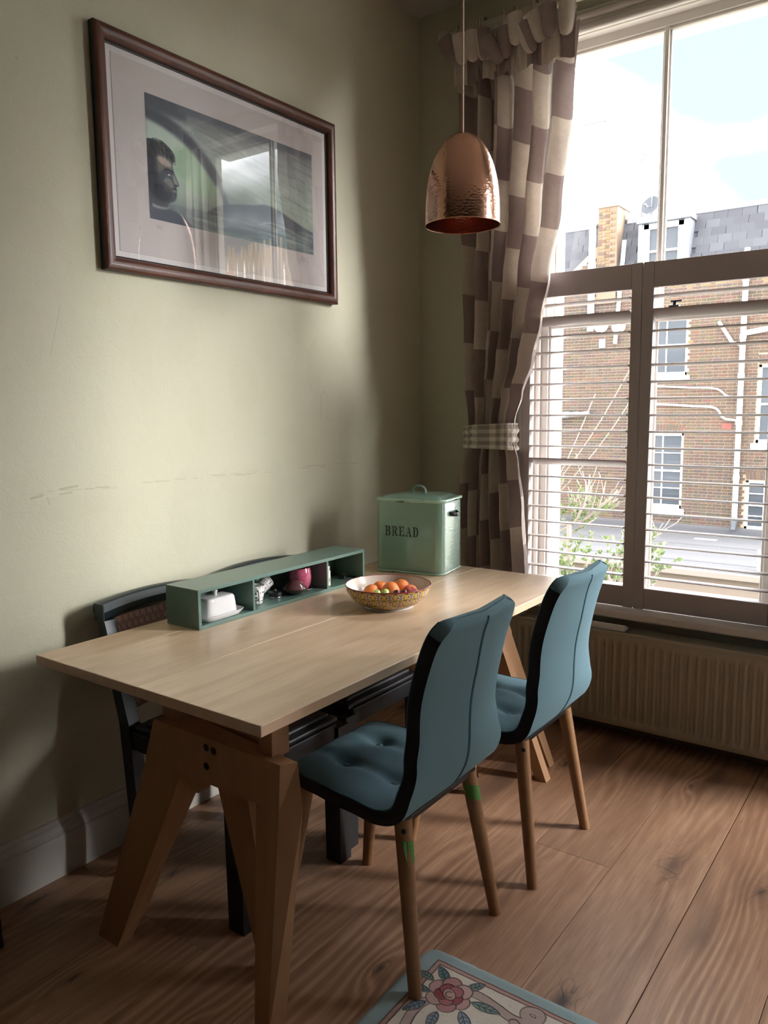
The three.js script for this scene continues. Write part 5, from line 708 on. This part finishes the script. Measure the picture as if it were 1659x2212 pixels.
  for (let r = 0; r < 6; r++) for (let x = XA; x < XB; x += 0.322) { const X = x + (r % 2 ? 0.161 : 0), s = 0.10 + r * 0.212; if (X > -4.60 && X < -3.40 && r < 6 && s < 1.1) continue; const m = part('slate', sg, sl[Math.floor(rnd() * 4)], roof); m.position.set(X + rr(-0.006, 0.006), YE + s * dy, z0 - s * dz + 0.01); m.rotation.x = -(Math.PI / 2 - pitch) + 0.05; m.rotation.z = rr(-0.01, 0.01); }
  const lead = std({ color: lin(0.14, 0.145, 0.165), roughness: 0.55, metalness: 0.2 });
  part('lead_ridge', [bx(XA, -5.9, YE + 1.20, YE + 1.31, z0 - 0.62, z0 - 0.40, 0.02), bx(-5.1, XB, YE + 1.20, YE + 1.33, z0 - 0.62, z0 - 0.40, 0.02)], lead, roof); part('flat_top', bx(XA, XB, YE + 1.0, YE + 1.27, z0 - 4, z0 - 0.5), std({ color: lin(0.2, 0.2, 0.21), roughness: 0.9 }), roof);
  const dm = group('dormer', roof); part('dormer_cheek', [bx(-4.62, -4.52, YE - 0.05, YE + 1.18, z0 - 0.6, z0 + 0.10, 0.01), bx(-3.50, -3.38, YE - 0.05, YE + 1.18, z0 - 0.6, z0 + 0.10, 0.01), bx(-4.66, -3.34, YE + 1.04, YE + 1.17, z0 - 0.6, z0 + 0.15, 0.02)], lead, dm);
  part('dormer_frame', [bx(-4.52, -4.36, YE - 0.02, YE + 1.03, z0 - 0.05, z0 + 0.06, 0.006), bx(-3.66, -3.50, YE - 0.02, YE + 1.03, z0 - 0.05, z0 + 0.06, 0.006), bx(-4.5, -3.52, YE + 0.90, YE + 1.03, z0 - 0.05, z0 + 0.06, 0.006), bx(-4.4, -3.6, YE + 0.34, YE + 0.39, z0 - 0.04, z0 + 0.05, 0.005), bx(-4.03, -3.99, YE - 0.02, YE + 0.95, z0 - 0.04, z0 + 0.03, 0.005)], wm, dm); for (const [a, c] of [[-4.37, -4.03], [-3.99, -3.65]]) { part('pane', bx(a, c, YE, YE + 0.34, z0 - 0.03, z0 - 0.02), glassOut, dm); part('pane', bx(a, c, YE + 0.39, YE + 0.9, z0 - 0.02, z0 - 0.01), glassOut, dm); }
  // chimney stack and the raked party wall
  const ch = group('chimney', b); part('stack', bx(-5.66, -5.16, YE - 0.8, 6.36, FZ - 0.85, FZ + 0.06, 0.01), std({ color: lin(0.15, 0.105, 0.07), roughness: 0.95, bumpMap: plaster, bumpScale: 0.01 }), ch);
  { const bo = [0.48, 0.32, 0.16]; for (let r = 0; r < 20; r++) for (let c = 0; c < 3; c++) { const L = (c + r) % 2 ? 0.2 : 0.1, x = -5.65 + 0.17 * c + (r % 2) * 0.02 + L / 2; if (x + L / 2 > -5.15) continue; const m = part('brick', unit, bm[[3, 5, 1, 5, 4][Math.floor(rnd() * 5)]], ch); m.position.set(x, 4.86 + r * 0.075, FZ + 0.055); m.scale.set(L, 0.063, 0.03); } }
  part('cap', bx(-5.70, -5.12, 6.36, 6.42, FZ - 0.9, FZ + 0.10, 0.015), std({ color: lin(0.4, 0.32, 0.25), roughness: 0.95 }), ch); part('chimney_pot', lathe([[0, 0.26], [0.085, 0.26], [0.09, 0.22], [0.08, 0.20], [0.10, 0], [0, 0]], 20).translate(-5.0, 6.0, FZ - 0.5), std({ color: lin(0.7, 0.62, 0.55), roughness: 0.9 }), ch);
  { const g = hexa([[-7.5, 4.0, FZ + 0.02], [-5.66, 4.0, FZ + 0.02], [-5.66, 4.0, FZ - 0.3], [-7.5, 4.0, FZ - 0.3]], [[-7.2, 4.22, FZ + 0.02], [-5.66, 5.45, FZ + 0.02], [-5.66, 5.45, FZ - 0.3], [-7.2, 4.22, FZ - 0.3]]); part('party_wall', g, mortar, ch); for (let r = 0; r < 18; r++) for (let c = 0; c < 9; c++) { const y = 4.06 + r * 0.075, x = -5.78 - c * 0.20 - (r % 2) * 0.08; if (y > 5.40 + (x + 5.66) * 0.80 - 0.08 || x < -7.2) continue; const m = part('brick', unit, bm[[0, 1, 4, 2][Math.floor(rnd() * 4)]], ch); m.position.set(x, y, FZ + 0.02); m.scale.set(0.185, 0.063, 0.03); } }
}
// aerials and the dish on the roof
const aerialM = std({ color: lin(0.10, 0.10, 0.11), roughness: 0.6 });
function aerial(label, x, y0, y1, z, turn, tilt, n, L) {
  const t = thing('tv_aerial', label, 'aerial', [x, y0, z], turn), h = y1 - y0; part('mast', cyl([0, 0, 0], [0, h, 0], 0.022, 0.018, 10), aerialM, t);
  const bo = group('antenna', t); bo.position.y = h - 0.08; bo.rotation.z = tilt; part('boom', cyl([-L / 2, 0, 0], [L / 2, 0, 0], 0.013, 0.013, 8), aerialM, bo); const e = []; for (let i = 0; i < n; i++) { const X = -L / 2 + L * (i + 0.5) / n, r = 0.10 + 0.10 * i / n; e.push(cyl([X, 0, -r], [X, 0, r], 0.006, 0.006, 6), cyl([X, -r * 0.5, 0], [X, r * 0.5, 0], 0.005, 0.005, 6)); } part('elements', e, aerialM, bo);
  return t;
}
aerial('tall TV aerial on a long mast beside the chimney', -5.78, 6.16, 8.52, FZ + 0.12, 0.5, 0.15, 6, 0.55);
aerial('high TV aerial seen against the sky, steeply tilted', -5.30, 6.06, 9.05, FZ - 1.2, 0.7, 1.15, 9, 1.0);
aerial('lower TV aerial tilted upwards, right of the tall mast', -4.86, 6.06, 7.75, FZ - 0.9, 0.2, 0.95, 4, 0.75);
{ const t = thing('satellite_dish', 'dark grey satellite dish on the roof beside the chimney', 'satellite dish', [-4.53, 6.16, FZ - 0.6], -0.2); part('dish', lathe([[0, 0], [0.12, 0.012], [0.24, 0.05], [0.245, 0.056], [0.235, 0.056], [0.12, 0.022], [0, 0.01]], 40).rotateX(Math.PI / 2).rotateX(-0.35).translate(0, 0.22, 0), std({ color: lin(0.05, 0.055, 0.065), roughness: 0.7, ...sideBoth }), t); part('mount', [cyl([0.0, -0.1, -0.05], [0, 0.22, -0.03], 0.022), cyl([0, 0.20, 0.0], [0.02, 0.16, 0.30], 0.012), cyl([0.02, 0.15, 0.28], [0.02, 0.21, 0.36], 0.03), cyl([0.03, -0.1, 0.05], [0.03, 0.55, 0.05], 0.014)], aerialM, t); }

// ------------------------------------------------------------------ yard: flat felt roof, garden wall, ground
{
  const felt2 = std({ color: lin(0.065, 0.065, 0.07), roughness: 0.9, bumpMap: rep(plaster, 0.6, 0.6), bumpScale: 0.004 });
  const t = thing('flat_roof_extension', 'low extension with a grey felt flat roof below the brick house', 'extension', [0, 0, 0]);
  part('walls', bx(-9, 0.6, -4.6, -1.83, -16.98, -12.3), std({ color: lin(0.18, 0.145, 0.115), roughness: 0.95 }), t);
  for (let i = 0; i < 5; i++) part('felt_strip', bx(-9.1, 0.7, -1.83 + 0.004 * (i % 2), -1.76 + 0.006 * (i % 2) + 0.004 * i, -12.2 - (i + 1) * 0.95, -12.2 - i * 0.95 + 0.04, 0.01), felt2, t);
  part('felt_upstand', bx(-9.1, 0.7, -1.80, -1.58, -16.98, -16.90, 0.02), felt2, t); part('puddle_mark', bx(-2.7, -2.2, -1.742, -1.738, -15.95, -15.75), std({ color: lin(0.34, 0.34, 0.34), roughness: 0.6 }), t);
  part('roof_edge', bx(-9.1, 0.7, -1.86, -1.74, -12.24, -12.12, 0.015), std({ color: lin(0.18, 0.155, 0.13), roughness: 0.8 }), t);
}
{ // old brick garden wall, its bricks laid one by one along the top courses
  const t = thing('garden_wall', 'old pinkish brick garden wall below the flat roof', 'wall', [0, 0, 0]); part('wall_core', bx(-7, 2.5, -4.6, -1.60, -9.35, -9.12), std({ color: lin(0.25, 0.21, 0.185), roughness: 0.95 }), t);
  const u = new RoundedBoxGeometry(1, 1, 1, 1, 0.05), ms = [[0.180, 0.132, 0.108], [0.156, 0.111, 0.090], [0.204, 0.156, 0.126], [0.120, 0.093, 0.081]].map((c) => std({ color: lin(...c), roughness: 0.95 }));
  for (let r = 0; r < 6; r++) for (let i = 0; i < 22; i++) { const m = part('brick', u, ms[Math.floor(rnd() * 4)], t); m.position.set(-3.4 + i * 0.225 + (r % 2) * 0.11, -1.64 - r * 0.075, -9.12); m.scale.set(0.213, 0.064, 0.05); }
}
single('white_planter', [bx(-0.4, 0.4, 0, 0.42, -0.25, 0.25, 0.02)], M.whiteOut, 'white painted box at the corner of the flat roof', 'planter', [-0.30, -1.752, -12.6], 0.3);
struct('ground_outside', bx(-30, 30, -4.8, -4.6, -40, -0.4), std({ color: lin(0.16, 0.17, 0.11), roughness: 1 }));

// ------------------------------------------------------------------ tree outside the window
{
  const t = thing('young_tree', 'young tree with bright green leaves close outside the left shutter', 'tree', [-1.0, -4.6, -3.6]);
  const bark = std({ color: lin(0.16, 0.13, 0.11), roughness: 0.9 }), br = [];
  for (const [x, h, r] of [[-0.1, 5.25, 0.03], [0.3, 4.95, 0.024], [0.62, 4.65, 0.02]]) part('stem', tube([[0.1 + x * 0.2, 0, 0], [0.1 + x * 0.6, 2.2, 0.03], [x - 0.02, h - 1.2, 0], [x, h, 0.05]], r, 30, 8), bark, t);
  const tips = []; const limb = (a, d, L, r, dep) => { const pts = [a]; let p = a.clone(), q = d.clone().normalize(); const n = 5; for (let i = 0; i < n; i++) { q.add(V3(rr(-0.22, 0.22), rr(-0.05, 0.2), rr(-0.22, 0.22))).normalize(); p = p.clone().addScaledVector(q, L / n); pts.push(p); } br.push(tube(pts.map((v) => v.toArray()), r, 12, 5)); for (let i = 1; i <= n; i++) tips.push([pts[i], q.clone(), dep]); if (dep > 0) for (let k = 0; k < 3; k++) { const i = 1 + Math.floor(rnd() * n); limb(pts[i], q.clone().add(V3(rr(-0.9, 0.9), rr(-0.3, 0.6), rr(-0.9, 0.9))), L * rr(0.5, 0.75), r * 0.55, dep - 1); } };
  for (let i = 0; i < 20; i++) { const y = rr(3.6, 5.3), a = rr(-0.8, 0.9); limb(V3([-0.1, 0.3, 0.62][i % 3], Math.min(y, [5.2, 4.9, 4.6][i % 3]), 0.02), V3(Math.cos(a) * (i % 4 === 0 ? -1 : 1), rr(0.0, 0.75), Math.sin(a)), rr(0.4, 0.8), 0.013, 2); }
  for (const [a, c] of [[[-0.05, 5.0, 0.05], [0.95, 6.5, 0.1]], [[0.1, 5.1, 0.0], [1.05, 6.35, 0.1]], [[-0.05, 5.1, 0], [0.05, 6.2, 0.1]], [[-0.02, 5.0, 0], [0.5, 6.1, 0]]]) br.push(tube([a, [mix(a[0], c[0], 0.5) + 0.03, mix(a[1], c[1], 0.5) - 0.03, 0.04], c], 0.005, 10, 5));
  part('branches', br, bark, t);
  const lf = grid(4, 6, (a, b) => { const u = a * 2 - 1, w = 0.3 * Math.sin(Math.pow(b, 0.8) * Math.PI) + 0.004; return [u * w, b, -0.10 * b * b + 0.16 * Math.abs(u) * w]; });
  const lm = [[0.30, 0.46, 0.08], [0.22, 0.40, 0.07], [0.38, 0.52, 0.13], [0.25, 0.38, 0.05]].map((c) => phy({ color: lin(...c.map((v) => v * 0.25)), roughness: 0.85, transmission: 0.45, thickness: 0, ...sideBoth }));
  const list = []; let guard = 0; while (list.length < 4600 && guard++ < 20000) { const [p, d] = tips[Math.floor(rnd() * tips.length)]; if (p.y > 5.15 + 0.3 * rnd() - 0.5 * Math.max(0, p.x) || p.y < 3.5) continue; const dir = d.clone().add(V3(rr(-1, 1), rr(-0.7, 0.7), rr(-1, 1))).normalize(); const q4 = new THREE.Quaternion().setFromUnitVectors(V3(0, 1, 0), dir).multiply(new THREE.Quaternion().setFromAxisAngle(V3(0, 1, 0), rr(0, 6.28))); const L = rr(0.032, 0.058); list.push([p, q4, L, p.clone().add(t.position).distanceTo(eyeP)]); }
  list.sort((a, c) => c[2] / c[3] - a[2] / a[3]);
  list.slice(0, 300).forEach(([p, q4, L]) => { const m = part('leaf', lf, lm[Math.floor(rnd() * 4)], t); m.position.copy(p); m.quaternion.copy(q4); m.scale.setScalar(L); });
  const more = list.slice(300), im = new THREE.InstancedMesh(lf, lm[0], more.length); more.forEach(([p, q4, L], i) => im.setMatrixAt(i, new THREE.Matrix4().compose(p, q4, V3(L, L, L)))); im.name = 'foliage'; im.userData.kind = 'stuff'; shadowy(im); t.add(im);
}
// ------------------------------------------------------------------ neighbour's terrace to the right, which shows in the picture's glass
{
  const t = thing('terrace_screen', 'reed screen along the edge of the next terrace, mirrored in the picture glass', 'screen', [0, 0, 0]);
  const cane = new THREE.CylinderGeometry(0.011, 0.011, 1, 6), n = 150, im = new THREE.InstancedMesh(cane, std({ color: lin(0.42, 0.33, 0.2), roughness: 0.8 }), n); for (let i = 0; i < n; i++) { const h = rr(1.0, 1.16); im.setMatrixAt(i, new THREE.Matrix4().compose(V3(3.2 + i * 0.0245 + rr(-0.006, 0.006), 2.02 + h / 2, -3.05 + rr(-0.02, 0.02)), new THREE.Quaternion().setFromEuler(new THREE.Euler(0, 0, rr(-0.02, 0.02))), V3(1, h, 1))); } im.name = 'reeds'; im.userData.kind = 'stuff'; shadowy(im); t.add(im); part('wire', [cyl([3.2, 2.4, -3.03], [6.88, 2.4, -3.03], 0.004), cyl([3.2, 2.85, -3.03], [6.88, 2.85, -3.03], 0.004)], aerialM, t);
  struct('terrace_outside', bx(3.1, 7.2, -4.6, 2.02, -3.3, -2.4), std({ color: lin(0.26, 0.235, 0.21), roughness: 0.9 }));
  const terra = std({ color: lin(0.48, 0.20, 0.11), roughness: 0.85 }), soil = std({ color: lin(0.06, 0.045, 0.03), roughness: 1 });
  for (const [x, side] of [[4.36, 'left'], [4.72, 'right']]) { const p = thing('flower_pot', side + ' terracotta pot on the next terrace, mirrored in the picture glass', 'flower pot', [x, 2.021, -2.72]); part('pot', lathe([[0, 0], [0.10, 0], [0.125, 0.62], [0.15, 0.62], [0.155, 0.80], [0.135, 0.80], [0.12, 0.7], [0, 0.7]], 32), terra, p); part('soil', lathe([[0, 0.76], [0.135, 0.75]], 24), soil, p); const st = []; for (let i = 0; i < 12; i++) st.push(tube([[rr(-0.08, 0.08), 0.75, rr(-0.08, 0.08)], [rr(-0.12, 0.12), 0.9, rr(-0.1, 0.1)], [rr(-0.16, 0.16), rr(0.98, 1.08), rr(-0.14, 0.14)]], 0.004, 8, 5)); part('stems', st, std({ color: lin(0.10, 0.16, 0.06), roughness: 0.8 }), p); }
}
// ------------------------------------------------------------------
scene.traverse((o) => { if (o.isMesh) { o.castShadow = true; o.receiveShadow = true; for (const m of Array.isArray(o.material) ? o.material : [o.material]) m.side = THREE.DoubleSide; } });
renderer.render(scene, camera);
